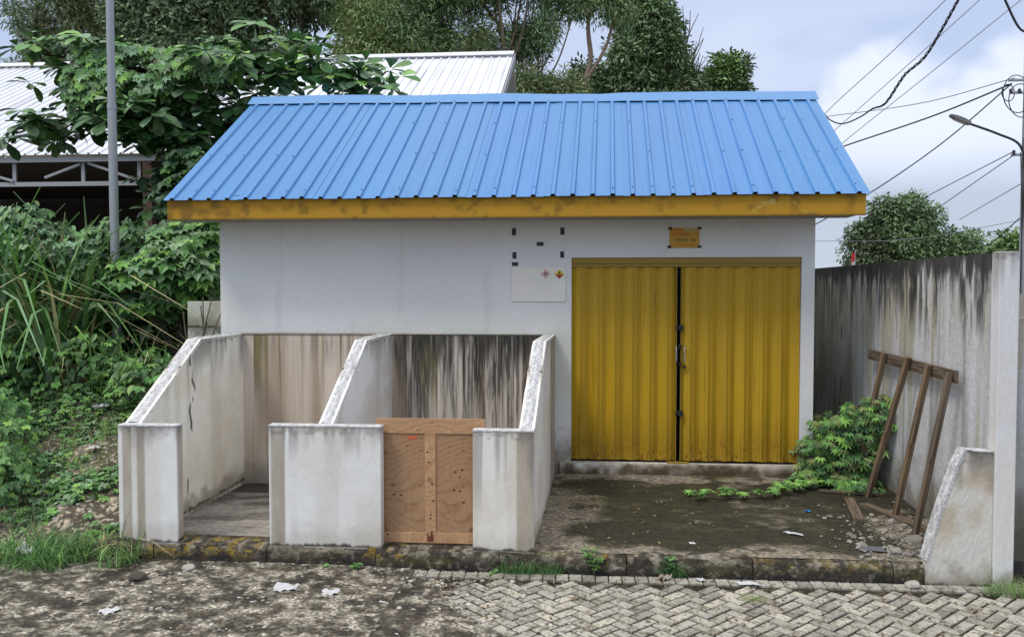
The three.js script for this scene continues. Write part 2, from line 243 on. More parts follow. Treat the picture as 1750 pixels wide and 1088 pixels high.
const fineRep = (x, y, t = T.fine) => { const c = t.clone(); c.repeat.set(x, y); c.needsUpdate = true; return c; };
const M = {
  facade: std({ map: T.facade, bumpMap: fineRep(14, 6.5), bumpScale: 0.0012, roughness: 0.9 }), white: std({ color: rgb(0.62, 0.62, 0.6) }), sill: std({ map: whiteWall(251, 2.76, 0.29, { base: [0.76, 0.75, 0.72], foot: [0.36, 0.31, 0.24], footK: 1.1, drip: 0.1, dripK: 0.3 }), bumpMap: T.fine, bumpScale: 0.004 }),
  coping: std({ map: T.coping, bumpMap: T.coping, bumpScale: 0.007 }), boundary: std({ map: T.boundary, bumpMap: fineRep(12, 5.4), bumpScale: 0.003 }),
  slab: std({ map: T.slab, bumpMap: T.slabBump, bumpScale: 0.008, roughness: 0.8 }), binFloor: std({ map: T.binFloor, bumpMap: T.slabBump, bumpScale: 0.004 }), kerb: std({ map: T.kerb, bumpMap: fineRep(20, 1.1), bumpScale: 0.008 }),
  dirt: std({ map: T.dirt, bumpMap: T.slabBump, bumpScale: 0.022, roughness: 0.95 }), soil: std({ map: T.soil, roughness: 0.97, bumpMap: T.fine, bumpScale: 0.02 }),
  roof: std({ map: T.roof, roughness: 0.42, metalness: 0.0 }), roofCap: std({ color: rgb(0.115, 0.29, 0.57), roughness: 0.42 }), fascia: std({ map: T.fascia, roughness: 0.7 }), gate: std({ map: T.gate, roughness: 0.5 }), gateRail: std({ color: rgb(0.30, 0.20, 0.022), roughness: 0.55 }),
  dark: std({ color: rgb(0.012, 0.012, 0.013), roughness: 0.6 }), steel: std({ color: rgb(0.42, 0.41, 0.39), roughness: 0.45, metalness: 0.6 }), screw: std({ color: rgb(0.05, 0.09, 0.17), roughness: 0.6 }),
  ply: std({ map: T.ply, roughness: 0.75 }), batten: std({ map: T.ply, color: rgb(1.3, 1.3, 1.28) }), wood: std({ map: T.wood, bumpMap: T.wood, bumpScale: 0.003 }), bark: std({ map: T.bark, bumpMap: T.bark, bumpScale: 0.01 }), twig: std({ color: rgb(0.13, 0.11, 0.085) }), paleBark: std({ color: rgb(0.24, 0.18, 0.135) }),
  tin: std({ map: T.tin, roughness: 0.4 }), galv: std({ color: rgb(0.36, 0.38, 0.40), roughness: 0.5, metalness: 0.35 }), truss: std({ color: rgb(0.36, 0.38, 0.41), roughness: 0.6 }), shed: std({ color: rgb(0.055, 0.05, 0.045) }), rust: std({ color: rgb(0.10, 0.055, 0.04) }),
  cable: std({ color: rgb(0.035, 0.036, 0.042), roughness: 0.7 }), thinCable: std({ color: rgb(0.20, 0.21, 0.23), roughness: 0.7 }), concrete: std({ color: rgb(0.36, 0.35, 0.32) }), paper: std({ color: rgb(0.58, 0.58, 0.58), side: THREE.DoubleSide }), tape: std({ color: rgb(0.018, 0.018, 0.022), roughness: 0.5 }),
};

// ------------------------------------------------------------------ ground
const bankRise = (z) => 1.42 * sm(-0.15, 1.0, clamp((2.85 - z) / 4.4)) * clamp((2.85 - z) / 1.2 + 0.2);
function groundH(x, z) {
  const m = sm(0.26, -0.02, x) * (0.85 + 0.15 * sm(-1, -4, x));
  const edge = z > 2.85 ? 0 : 1;
  let h = -0.24 + m * (bankRise(z) + (edge ? 0.03 : 0.03)) + m * (fbm(x * 1.7 + 20, z * 1.7 + 20, 3, 4) - 0.5) * 0.16 * sm(3.2, 2.2, z);
  return h;
}
{
  const axis = (dense, lo, hi, step, far) => { const a = []; for (let t = lo; t <= hi + 1e-6; t += step) a.push(t); for (let k = 1, d = step * 2; k < 22; k++, d *= 1.35) { if (a[0] - d > -far) a.unshift(a[0] - d); if (a[a.length - 1] + d < far) a.push(a[a.length - 1] + d); } return a; };
  const xs = axis(0, -5, 0.6, 0.1, 420), zs = axis(0, -3.5, 4.4, 0.1, 420), pos = [], uv = [], idx = [];
  for (const z of zs) for (const x of xs) { pos.push(x, groundH(x, z), z); uv.push(x / 2.2, z / 2.2); }
  const n = xs.length; for (let j = 0; j < zs.length - 1; j++) for (let i = 0; i < n - 1; i++) { const a = j * n + i; idx.push(a, a + n, a + 1, a + 1, a + n, a + n + 1); }
  const g = new THREE.BufferGeometry(); g.setAttribute('position', new THREE.Float32BufferAttribute(pos, 3)); g.setAttribute('uv', new THREE.Float32BufferAttribute(uv, 2)); g.setIndex(idx); g.computeVertexNormals();
  structure('ground', g, M.soil);
}
// road bed (joint sand) with pavers set in it, and the mud that has buried its left half
const road = new THREE.Group(); road.name = numbered('road'); road.userData.kind = 'structure'; scene.add(road);
{
  const bed = new THREE.PlaneGeometry(60, 16).rotateX(-Math.PI / 2); mesh('joint_sand', faceUV(bed.translate(4, -0.1735, 10.58), 2.2, 2.2), std({ map: T.soil, color: rgb(0.16, 0.148, 0.11), roughness: 0.97 }), road);
  const R = rng(77), cell = 0.0985, c45 = Math.SQRT1_2;
  const paverGeo = (w, l) => { const s = new THREE.Shape(), a = w / 2 - 0.004, b = l / 2 - 0.004; s.moveTo(-a, -b); s.lineTo(a, -b); s.lineTo(a, b); s.lineTo(-a, b); s.closePath(); const g = new THREE.ExtrudeGeometry(s, { depth: 0.03, bevelEnabled: true, bevelSize: 0.004, bevelThickness: 0.004, bevelSegments: 1 }).rotateX(-Math.PI / 2); return g.translate(0, -0.03, 0); };
  const variants = [0, 1, 2, 3, 4, 5].map((k) => { const g = paverGeo(cell - 0.0195, cell * 2 - 0.0195); const p = g.attributes.position, uv = new Float32Array(p.count * 2); for (let i = 0; i < p.count; i++) { uv[i * 2] = p.getX(i) * 1.7 + k * 0.37; uv[i * 2 + 1] = p.getZ(i) * 1.7 + k * 0.61; } g.setAttribute('uv', new THREE.BufferAttribute(uv, 2)); return g; });
  const mats = [[1.0, 0.99, 0.95], [0.85, 0.83, 0.79], [0.70, 0.68, 0.66], [0.92, 0.92, 0.9], [1.12, 1.1, 1.03]].map((c) => std({ map: T.paver, color: rgb(...c), roughness: 0.9, bumpMap: T.fine, bumpScale: 0.003 }));
  const far = []; let count = 0;
  const lay = (x, z, turn, geo) => {
    const y = -0.166 + (R() - 0.5) * 0.007, tx = (R() - 0.5) * 0.05, tz = (R() - 0.5) * 0.05, mt = mats[Math.floor(R() * 5)];
    const sink = sm(3.7, 2.9, x + (fbm(x * 2, z * 2, 5, 3) - 0.5) * 1.2) * 0.012;
    if (z < 3.95 && x > 2.75 && x < 7.95 && count < 298) { const m = mesh('paver', geo, mt, road); m.position.set(x, y - sink, z); m.rotation.set(tx, turn, tz); if (count) m.name = `paver_${String(count).padStart(3, '0')}`; count++; }
    else far.push(geo.clone().rotateY(turn).translate(x, y - sink, z));
  };
  for (let i = -60; i < 90; i++) for (let j = -60; j < 90; j++) {
    const n = (((i - j) % 4) + 4) % 4; if (n !== 0 && n !== 3) continue;
    const a = n === 0 ? (i + 1) * cell : (i + 0.5) * cell, b = n === 0 ? (j + 0.5) * cell : (j + 1) * cell;
    const x = 4.5 + (a - b) * c45, z = 2.4 + (a + b) * c45;
    if (x < 2.5 || x > 9.4 || z < 2.84 || z > 4.9) continue;
    lay(x, z, (n === 0 ? Math.PI / 2 : 0) - Math.PI / 4, variants[Math.floor(R() * 6)]);
  }
  const border = [0, 1].map((k) => { const g = paverGeo(0.098, 0.125); const p = g.attributes.position, uv = new Float32Array(p.count * 2); for (let i = 0; i < p.count; i++) { uv[i * 2] = p.getX(i) * 1.7 + k * 0.37; uv[i * 2 + 1] = p.getZ(i) * 1.7; } g.setAttribute('uv', new THREE.BufferAttribute(uv, 2)); return g; });
  for (let x = 2.9; x < 9; x += 0.107) { const m = mesh('border_paver', border[R() < 0.5 ? 0 : 1], mats[Math.floor(R() * 4)], road); m.position.set(x, -0.160 + (R() - 0.5) * 0.006, 2.69 + (R() - 0.5) * 0.008); m.rotation.set((R() - 0.5) * 0.05, (R() - 0.5) * 0.08, (R() - 0.5) * 0.05); }
  if (far.length) { const m = mesh('distant_pavers', merge(far), mats[1], road); m.userData.kind = 'stuff'; }
}
{ // mud: thick at left, feathering out over the pavers
  const x0 = -3.2, x1 = 9, z0 = 2.575, z1 = 6.5, nx = 300, nz = 100, pos = [], uv = [], idx = [];
  for (let j = 0; j <= nz; j++) for (let i = 0; i <= nx; i++) {
    const x = mix(x0, x1, i / nx), z = mix(z0, z1, j / nz), n = fbm(x * 2.2, z * 3.2, 31, 4) - 0.5, f = fbm(x * 13, z * 13, 37, 3) - 0.5;
    const left = sm(3.75 + (z - 2.6) * 0.5, 2.35 + (z - 2.6) * 0.75, x), near = sm(2.68, 2.6, z) * 0.012 + sm(6.3, 7.2, x) * sm(3.3, 2.7, z) * 0.02;
    const h = -0.216 + left * 0.068 + n * 0.026 + f * 0.016 + near + sm(0.9, -0.6, x) * 0.03;
    pos.push(x, h, z); uv.push((x + 3.2) / 6, (z - 2.4) / 2.4);
  }
  for (let j = 0; j < nz; j++) for (let i = 0; i < nx; i++) { const a = j * (nx + 1) + i; idx.push(a, a + nx + 1, a + 1, a + 1, a + nx + 1, a + nx + 2); }
  const g = new THREE.BufferGeometry(); g.setAttribute('position', new THREE.Float32BufferAttribute(pos, 3)); g.setAttribute('uv', new THREE.Float32BufferAttribute(uv, 2)); g.setIndex(idx); g.computeVertexNormals();
  structure('mud', g, M.dirt);
}
// raised slab, bin floor and kerb
const slabY = (z) => mix(0.105, 0, clamp(z / 2.5)) - 0.004;
{
  const nx = 60, nz = 50, pos = [], uv = [], idx = [], x0 = 3.83, x1 = 7.6;
  for (let j = 0; j <= nz; j++) for (let i = 0; i <= nx; i++) { const x = mix(x0, x1, i / nx), z = mix(-7, 2.52, Math.pow(j / nz, 0.55)); pos.push(x, slabY(z) + (fbm(x * 4, z * 4, 8, 3) - 0.5) * 0.012, z); uv.push((x - 3.83) / 4, z / 3); }
  for (let j = 0; j < nz; j++) for (let i = 0; i < nx; i++) { const a = j * (nx + 1) + i; idx.push(a, a + nx + 1, a + 1, a + 1, a + nx + 1, a + nx + 2); }
  const g = new THREE.BufferGeometry(); g.setAttribute('position', new THREE.Float32BufferAttribute(pos, 3)); g.setAttribute('uv', new THREE.Float32BufferAttribute(uv, 2)); g.setIndex(idx); g.computeVertexNormals();
  structure('concrete_slab', g, M.slab);
  const f = new THREE.PlaneGeometry(3.62, 2.5, 12, 12).rotateX(-Math.PI / 2).translate(2.02, 0, 1.27), p = f.attributes.position;
  for (let i = 0; i < p.count; i++) p.setY(i, -0.012 - 0.035 * clamp((2.5 - p.getZ(i)) / 2.4));
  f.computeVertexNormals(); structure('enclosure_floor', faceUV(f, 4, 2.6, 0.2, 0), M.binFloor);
}
{
  const k = new THREE.Group(); k.name = numbered('kerb'); k.userData.kind = 'structure'; scene.add(k);
  const R = rng(5), joints = [0.0, 0.55, 1.55, 2.5, 3.55, 4.6, 5.62, 6.72, 6.96];
  for (let s = 0; s < joints.length - 1; s++) {
    const a = joints[s] + 0.004, b = joints[s + 1] - 0.004, zf = 2.605 + (R() - 0.5) * 0.012, yt = -0.006 + (R() - 0.5) * 0.008;
    const prof = [[2.3, yt - 0.002], [zf - 0.045, yt], [zf - 0.018, yt - 0.012], [zf - 0.004, yt - 0.045], [zf + 0.006, -0.26], [2.3, -0.26]];
    const nseg = Math.max(2, Math.round((b - a) / 0.05)), pos = [], uv = [];
    const P = (i, q) => { const x = mix(a, b, i / nseg), [z, y] = prof[q % prof.length]; const w = (fbm(x * 9, q * 3.1, 19, 4) - 0.5) * 0.042 * (q > 0 && q < 4 ? 1 : 0); return [x, y + w * 0.6, z + w]; };
    const vv = [0.5, 0.93, 0.8, 0.66, 0.02, 0.0, 0.0];
    const quad = (i, q) => { const A = P(i, q), B = P(i + 1, q), C = P(i + 1, q + 1), D = P(i, q + 1); pos.push(...A, ...D, ...B, ...B, ...D, ...C); const u0 = mix(a, b, i / nseg) / 7.4, u1 = mix(a, b, (i + 1) / nseg) / 7.4; uv.push(u0, vv[q], u0, vv[q + 1], u1, vv[q], u1, vv[q], u0, vv[q + 1], u1, vv[q + 1]); };
    for (let i = 0; i < nseg; i++) for (let q = 0; q < 5; q++) quad(i, q);
    for (const [i, flip] of [[0, 1], [nseg, 0]]) for (let q = 1; q < 5; q++) { const A = P(i, 0), B = P(i, q), C = P(i, q + 1); pos.push(...A, ...(flip ? C : B), ...(flip ? B : C)); uv.push(0.3, 0.1, 0.3, 0.2, 0.31, 0.1); }
    const g = new THREE.BufferGeometry(); g.setAttribute('position', new THREE.Float32BufferAttribute(pos, 3)); g.setAttribute('uv', new THREE.Float32BufferAttribute(uv, 2)); g.computeVertexNormals();
    mesh(s ? `kerb_stone_${String(s).padStart(3, '0')}` : 'kerb_stone', toCreasedNormals(g, 0.9), M.kerb, k);
  }
}

// ------------------------------------------------------------------ the garage
const house = thing('storage_building', 'small white rendered storage building with bright blue ribbed metal roof and folding gate', 'building');
const HX0 = 0, HX1 = 6.8, HZ = -4.32, WALLH = 3.0;
{
  // front wall with the gate opening, then the other three walls and the gables
  const s = new THREE.Shape(); s.moveTo(HX0, -0.3); s.lineTo(HX1, -0.3); s.lineTo(HX1, WALLH); s.lineTo(HX0, WALLH); s.closePath();
  const o = new THREE.Path(); o.moveTo(4.117, 0.1); o.lineTo(4.117, 2.547); o.lineTo(6.659, 2.547); o.lineTo(6.659, 0.1); o.closePath(); s.holes.push(o);
  const front = new THREE.ExtrudeGeometry(s, { depth: 0.15, bevelEnabled: false }).translate(0, 0, -0.15);
  const gable = (x) => loft([[x, -0.3, -0.152], [x, -0.3, HZ], [x, WALLH + 0.12, HZ], [x, 4.62, -2.16], [x, WALLH + 0.12, -0.152]].map((p) => p), [[x + 0.15, -0.3, -0.152], [x + 0.15, -0.3, HZ], [x + 0.15, WALLH + 0.12, HZ], [x + 0.15, 4.62, -2.16], [x + 0.15, WALLH + 0.12, -0.152]]);
  mesh('wall', faceUV(merge([front, gable(HX0), gable(HX1 - 0.15), box(HX0 + 0.152, HX1 - 0.152, -0.3, WALLH, HZ, HZ + 0.15)]), 6.8, 3.2), M.facade, house);
  mesh('floor', box(HX0 + 0.16, HX1 - 0.16, -0.1, 0.11, HZ + 0.16, -0.16), M.concrete, house);
  mesh('door_sill', faceUV(merge([rbox(3.98, 6.74, -0.05, 0.225, -0.14, 0.055, 0.012)]), 2.76, 0.29, 3.98, 0.06), M.sill, house);
  mesh('eave_filler', loft([[-0.33, 3.10, 0.528], [-0.33, 3.10, 0.502], [-0.33, 3.226, 0.502], [-0.33, 3.208, 0.528]].reverse(), [[7.135, 3.10, 0.528], [7.135, 3.10, 0.502], [7.135, 3.226, 0.502], [7.135, 3.208, 0.528]].reverse()), M.dark, house);  // near-black strip added so the openings under the ribs look dark
  mesh('soffit', box(-0.33, 7.135, 2.972, 2.99, 0.003, 0.528), std({ color: rgb(0.3, 0.3, 0.29) }), house);
}
{
  // roof: ribbed sheets, four ribs each, laid from the left; front slope visible, back slope the same
  const roof = new THREE.Group(); roof.name = 'roof'; house.add(roof);
  const E0 = V(-0.372, 3.166, 0.60), E1 = V(7.172, 3.170, 0.60), R0 = V(-0.433, 4.885, -2.16), R1 = V(7.346, 4.80, -2.16);
  const nRib = 36, perSheet = 4, back = (p) => V(p.x, p.y, -4.32 - p.z);
  const rib = [[0, 0], [0.36, 0], [0.42, 0.026], [0.58, 0.026], [0.64, 0], [1, 0]];
  const R = rng(9); const screws = [];
  for (let side = 0; side < 2; side++) for (let s = 0; s < nRib / perSheet; s++) {
    const pos = [], uv = [], lift = (s % 2) * 0.005 + R() * 0.0015;
    const pt = (t, k, h) => { // t across (0..1 of whole roof), k up slope (0 eave .. 1 ridge)
      let a = E0.clone().lerp(E1, t), b = R0.clone().lerp(R1, t); if (side) { a = back(a); b = back(b); }
      const d = b.clone().sub(a).normalize(), n = V(1, 0, 0).cross(d); if (n.y < 0) n.negate(); return a.lerp(b, k).addScaledVector(n, h + lift);
    };
    const prof = []; for (let q = 0; q < perSheet; q++) for (const [f, h] of rib) if (!(q && f === 0)) prof.push([s * perSheet + q + f, h]);
    prof.push([s * perSheet + perSheet + 0.06, 0.0]);
    const ks = [0, 0.34, 0.67, 1];
    for (let i = 0; i < prof.length - 1; i++) for (let k = 0; k < 3; k++) {
      const [f0, h0] = prof[i], [f1, h1] = prof[i + 1]; const wob = (f, kk) => (fbm(f * 0.8, kk * 3 + side * 9, 3, 2) - 0.5) * 0.006;
      const A = pt(f0 / nRib, ks[k], h0 + wob(f0, ks[k])), B = pt(f1 / nRib, ks[k], h1 + wob(f1, ks[k])), C = pt(f1 / nRib, ks[k + 1], h1 + wob(f1, ks[k + 1])), D = pt(f0 / nRib, ks[k + 1], h0 + wob(f0, ks[k + 1]));
      pos.push(...A, ...B, ...C, ...A, ...C, ...D); uv.push(f0 / 8, ks[k], f1 / 8, ks[k], f1 / 8, ks[k + 1], f0 / 8, ks[k], f1 / 8, ks[k + 1], f0 / 8, ks[k + 1]);
      if (!side && k === 0 && h0 === 0.026 && h1 === 0.026) for (const kk of [0.045, 0.36, 0.68, 0.93]) if (R() < 0.42) { const c = pt((f0 + f1) / 2 / nRib, kk + (R() - 0.5) * 0.03, 0.03); screws.push(new THREE.SphereGeometry(0.0085, 6, 4).translate(c.x, c.y, c.z)); }
    }
    const g = new THREE.BufferGeometry(); g.setAttribute('position', new THREE.Float32BufferAttribute(pos, 3)); g.setAttribute('uv', new THREE.Float32BufferAttribute(uv, 2)); g.computeVertexNormals();
    const mt = M.roof.clone(); mt.side = THREE.DoubleSide; mt.color = rgb(...[1, 1, 1].map((c) => c * (0.97 + 0.06 * R()))); mesh('roof_sheet', g, mt, roof);
  }
  const sc = mesh('screws', merge(screws), M.screw, roof); sc.userData.kind = 'stuff';
  // ridge cap: a folded strip that undulates a little
  const n = 46, pos = []; const row = (i, q) => { const t = i / n, c = R0.clone().lerp(R1, t); const w = (fbm(t * 13, 1, 5, 2) - 0.5) * 0.02; const P = [[0.20, -0.105], [0.185, -0.09], [0.02, 0.045 + w], [-0.02, 0.045 + w], [-0.19, -0.09], [-0.205, -0.105]][q]; return [c.x + (t - 0.5) * 0.05, c.y + P[1] + 0.012 + w * 0.5, c.z + P[0]]; };
  for (let i = 0; i < n; i++) for (let q = 0; q < 5; q++) { const A = row(i, q), B = row(i + 1, q), C = row(i + 1, q + 1), D = row(i, q + 1); pos.push(...A, ...B, ...C, ...A, ...C, ...D); }
  const g = new THREE.BufferGeometry(); g.setAttribute('position', new THREE.Float32BufferAttribute(pos, 3)); g.computeVertexNormals(); faceUV(g); const cm = M.roofCap.clone(); cm.side = THREE.DoubleSide; mesh('ridge_cap', g, cm, roof);
  // fascia along the eave and barge boards up the gables
  mesh('fascia_board', faceUV(merge([rbox(-0.346, 7.151, 2.953, 3.184, 0.53, 0.558, 0.004)]), 7.7, 0.231, -0.346, 2.953), M.fascia, house);
  for (const x of [-0.35, 7.125]) { const m = loft([[x, 2.985, 0.526], [x, 3.13, 0.526], [x, 4.74, -2.14], [x, 4.56, -2.14]].reverse(), [[x + 0.025, 2.985, 0.526], [x + 0.025, 3.13, 0.526], [x + 0.025, 4.74, -2.14], [x + 0.025, 4.56, -2.14]].reverse()); mesh('barge_board', m, std({ color: rgb(0.38, 0.24, 0.025), side: THREE.DoubleSide }), house); }
}
{
  // folding gate: zig-zag slats, head rail, handles, locks
  const gate = new THREE.Group(); gate.name = 'folding_gate'; gate.userData.label = 'closed mustard yellow folding gate of narrow upright slats'; house.add(gate);
  mesh('head_rail', merge([rbox(4.12, 6.656, 2.478, 2.545, -0.10, -0.012, 0.006), rbox(4.12, 6.656, 2.44, 2.481, -0.10, -0.026, 0.004)]), M.gateRail, gate);
  const R = rng(15);
  const slat = (x0, x1, z0, z1, k) => { // shallow ribbed panel between two fold lines
    const n = 8, pos = [], uv = [], y0 = 0.248 + (R() - 0.5) * 0.005, y1 = 2.446, P = (i) => { const t = i / n, bow = Math.sin(t * Math.PI) * 0.006, groove = (i === 2 || i === 6) ? -0.004 : 0; return [mix(x0, x1, t), mix(z0, z1, t) + bow + groove]; };
    for (let i = 0; i < n; i++) { const [xa, za] = P(i), [xb, zb] = P(i + 1); pos.push(xa, y0, za, xb, y0, zb, xb, y1, zb, xa, y0, za, xb, y1, zb, xa, y1, za); const ua = k * 0.173 + i / n * 0.09, ub = k * 0.173 + (i + 1) / n * 0.09; uv.push(ua, 0, ub, 0, ub, 1, ua, 0, ub, 1, ua, 1); }
    for (const [x, z, s] of [[x0, z0, 1]]) { pos.push(x - 0.003, y0, z + 0.004, x + 0.004, y0, z + 0.004, x + 0.004, y1, z + 0.004, x - 0.003, y0, z + 0.004, x + 0.004, y1, z + 0.004, x - 0.003, y1, z + 0.004); for (let q = 0; q < 6; q++) uv.push(k * 0.1, q > 1 && q !== 3 ? 1 : 0); }
    const g = new THREE.BufferGeometry(); g.setAttribute('position', new THREE.Float32BufferAttribute(pos, 3)); g.setAttribute('uv', new THREE.Float32BufferAttribute(uv, 2)); g.computeVertexNormals();
    const mt = M.gate.clone(); mt.side = THREE.DoubleSide; mt.color = rgb(...[1, 1, 1].map(() => (k % 2 ? 0.94 : 1.03) + 0.06 * (R() - 0.5))); mt.color.setRGB(mt.color.r, mt.color.r, mt.color.r); mesh('slat', g, mt, gate);  // alternate slats lighter and darker: shading of the folds put into the colour
  };
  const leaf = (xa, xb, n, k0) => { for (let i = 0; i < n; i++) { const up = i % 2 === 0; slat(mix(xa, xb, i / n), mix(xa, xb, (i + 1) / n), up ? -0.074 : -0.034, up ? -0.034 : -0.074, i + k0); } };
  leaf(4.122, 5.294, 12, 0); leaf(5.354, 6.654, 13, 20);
  mesh('meeting_post', merge([box(5.294, 5.302, 0.237, 2.44, -0.10, -0.03), box(5.346, 5.354, 0.237, 2.44, -0.10, -0.03)]), M.gateRail, gate);
  mesh('guide_rail', box(4.12, 6.656, 0.2255, 0.234, -0.11, -0.035), M.dark, gate);  // rail coloured near-black to paint in the dark gap under the slats
  for (const y of [1.757, 0.79]) { mesh('lock_case', merge([rbox(5.318, 5.372, y - 0.03, y + 0.03, -0.05, -0.005, 0.005), rbox(5.29, 5.319, y - 0.018, y + 0.018, -0.045, -0.012, 0.004)]), M.dark, gate); }
  for (const x of [5.292, 5.385]) mesh('handle', tube([V(x, 1.36, -0.03), V(x, 1.365, 0.01), V(x, 1.385, 0.022), V(x, 1.45, 0.024), V(x, 1.52, 0.022), V(x, 1.54, 0.01), V(x, 1.545, -0.03)], 0.0085, 28, 8), M.steel, gate);
  mesh('latch', merge([rbox(5.318, 5.352, 1.33, 1.365, -0.04, 0.0, 0.004), rbox(5.318, 5.352, 1.52, 1.565, -0.04, 0.0, 0.004), rbox(5.372, 5.398, 1.30, 1.335, -0.04, -0.006, 0.003)]), M.dark, gate);
  mesh('foot_plate', rbox(5.20, 5.44, 0.226, 0.244, -0.02, 0.03, 0.004), M.gateRail, gate);
}
// signs and tape on the front wall
{
  const b = thing('notice_board', 'blank cream notice board on the white wall with two small hazard diamonds', 'notice board', [3.745, 2.05, 0.002]);
  mesh('board', rbox(-0.307, 0.307, 0, 0.39, 0, 0.016, 0.004), std({ map: tex(128, 128, (u, v) => { const a = fbm(u * 4, v * 4, 3, 4); return lerp3([0.94, 0.925, 0.885], [0.91, 0.895, 0.85], a); }), roughness: 0.6 }), b);
  const flame = (c, k) => { c.fillStyle = '#1a1512'; c.beginPath(); c.moveTo(64, 30 + k); c.bezierCurveTo(82, 46 + k, 84, 60 + k, 64, 66 + k); c.bezierCurveTo(46, 60 + k, 50, 48 + k, 58, 46 + k); c.fill(); c.fillRect(50, 68 + k, 28, 3); };
  const diamond = (draw) => { const cv = document.createElement('canvas'); cv.width = cv.height = 128; const c = cv.getContext('2d'); draw(c); const t = new THREE.CanvasTexture(cv); t.colorSpace = THREE.SRGBColorSpace; return std({ map: t, roughness: 0.5 }); };
  const dg = (x, y) => { const s = new THREE.Shape(); s.moveTo(0, -0.054); s.lineTo(0.054, 0); s.lineTo(0, 0.054); s.lineTo(-0.054, 0); s.closePath(); const g = new THREE.ExtrudeGeometry(s, { depth: 0.002, bevelEnabled: false }); const p = g.attributes.position, uv = new Float32Array(p.count * 2); for (let i = 0; i < p.count; i++) { uv[i * 2] = p.getX(i) / 0.108 + 0.5; uv[i * 2 + 1] = p.getY(i) / 0.108 + 0.5; } g.setAttribute('uv', new THREE.BufferAttribute(uv, 2)); return g.translate(x, y, 0.0165); };
  const d1 = mesh('hazard_diamond', dg(0.079, 0.312), diamond((c) => { c.fillStyle = '#e9e2e0'; c.fillRect(0, 0, 128, 128); c.fillStyle = '#b22a3c'; for (let x = 4; x < 128; x += 20) c.fillRect(x, 0, 10, 128); flame(c, 6); }), b); d1.userData.label = 'red and white striped hazard diamond';
  const d2 = mesh('hazard_diamond', dg(0.235, 0.312), diamond((c) => { c.fillStyle = '#dcc32c'; c.fillRect(0, 0, 128, 70); c.fillStyle = '#a8202a'; c.fillRect(0, 70, 128, 58); flame(c, -4); }), b); d2.userData.label = 'yellow over red hazard diamond';
  const s = thing('name_plate', 'small ochre notice with two faded lines of print above the yellow gate', 'sign', [5.375, 2.762, 0.002]);
  const cv = document.createElement('canvas'); cv.width = 256; cv.height = 176; const c = cv.getContext('2d'); c.fillStyle = '#c99a35'; c.fillRect(0, 0, 256, 176); c.fillStyle = '#d08a30'; c.fillRect(30, 14, 80, 60); c.fillStyle = '#b9b070'; c.fillRect(180, 0, 60, 34); c.fillStyle = '#cbb98a'; c.fillRect(126, 2, 50, 24);
  const R = rng(4); c.fillStyle = '#55583a'; for (let x = 92; x < 160; x += 11) if (R() < 0.8) c.fillRect(x, 48 + R() * 8, 7, 13); c.fillStyle = '#3f5f52'; for (let x = 44; x < 224; x += 13) if (x < 160 || x > 176) { c.fillRect(x, 94, 4, 24); c.fillRect(x, 94 + (R() < 0.5 ? 0 : 10), 9, 5); if (R() < 0.6) c.fillRect(x + 6, 100, 3, 18); } c.fillStyle = '#c88f30'; c.fillRect(40, 138, 180, 26);
  const tx = new THREE.CanvasTexture(cv); tx.colorSpace = THREE.SRGBColorSpace; const pg = rbox(-0.165, 0.165, -0.112, 0.112, 0, 0.006, 0.002); const p = pg.attributes.position, uv = new Float32Array(p.count * 2); for (let i = 0; i < p.count; i++) { uv[i * 2] = p.getX(i) / 0.33 + 0.5; uv[i * 2 + 1] = p.getY(i) / 0.224 + 0.5; } pg.setAttribute('uv', new THREE.BufferAttribute(uv, 2));
  mesh('panel', pg, std({ map: tx, roughness: 0.6 }), s);
  for (const [x, y, q] of [[-0.158, 0.108, 0.7], [0.165, 0.108, -0.7], [-0.166, -0.1, 0.2], [0.165, -0.098, -0.2]]) mesh('corner_tape', rbox(-0.022, 0.022, -0.014, 0.014, 0, 0.003, 0.001).rotateZ(q * 0.3).translate(x, y, 0.0062), M.tape, s);
  for (const [x, y, w, h, where] of [[3.462, 2.842, 0.045, 0.082, 'highest upright black tape strip at left, over the cream notice board'], [4.012, 2.845, 0.045, 0.082, 'highest upright black tape strip at right, just left of the gate top'], [3.76, 2.702, 0.078, 0.044, 'level black tape strip alone in the middle of the taped patch'], [3.468, 2.574, 0.044, 0.076, 'lower upright black tape strip at left, above a level strip'], [4.01, 2.582, 0.042, 0.07, 'lower upright black tape strip at right, over the hazard diamonds'], [3.474, 2.476, 0.07, 0.042, 'level black tape strip touching the top left of the notice board']])
    tag(mesh('tape_patch', rbox(-w / 2, w / 2, -h / 2, h / 2, 0, 0.004, 0.0012).rotateZ((hash(Math.round(x * 99), 3, 1) - 0.5) * 0.06).translate(x, y, 0.002), M.tape), where, 'tape', 'black tape strips on the white wall');
}

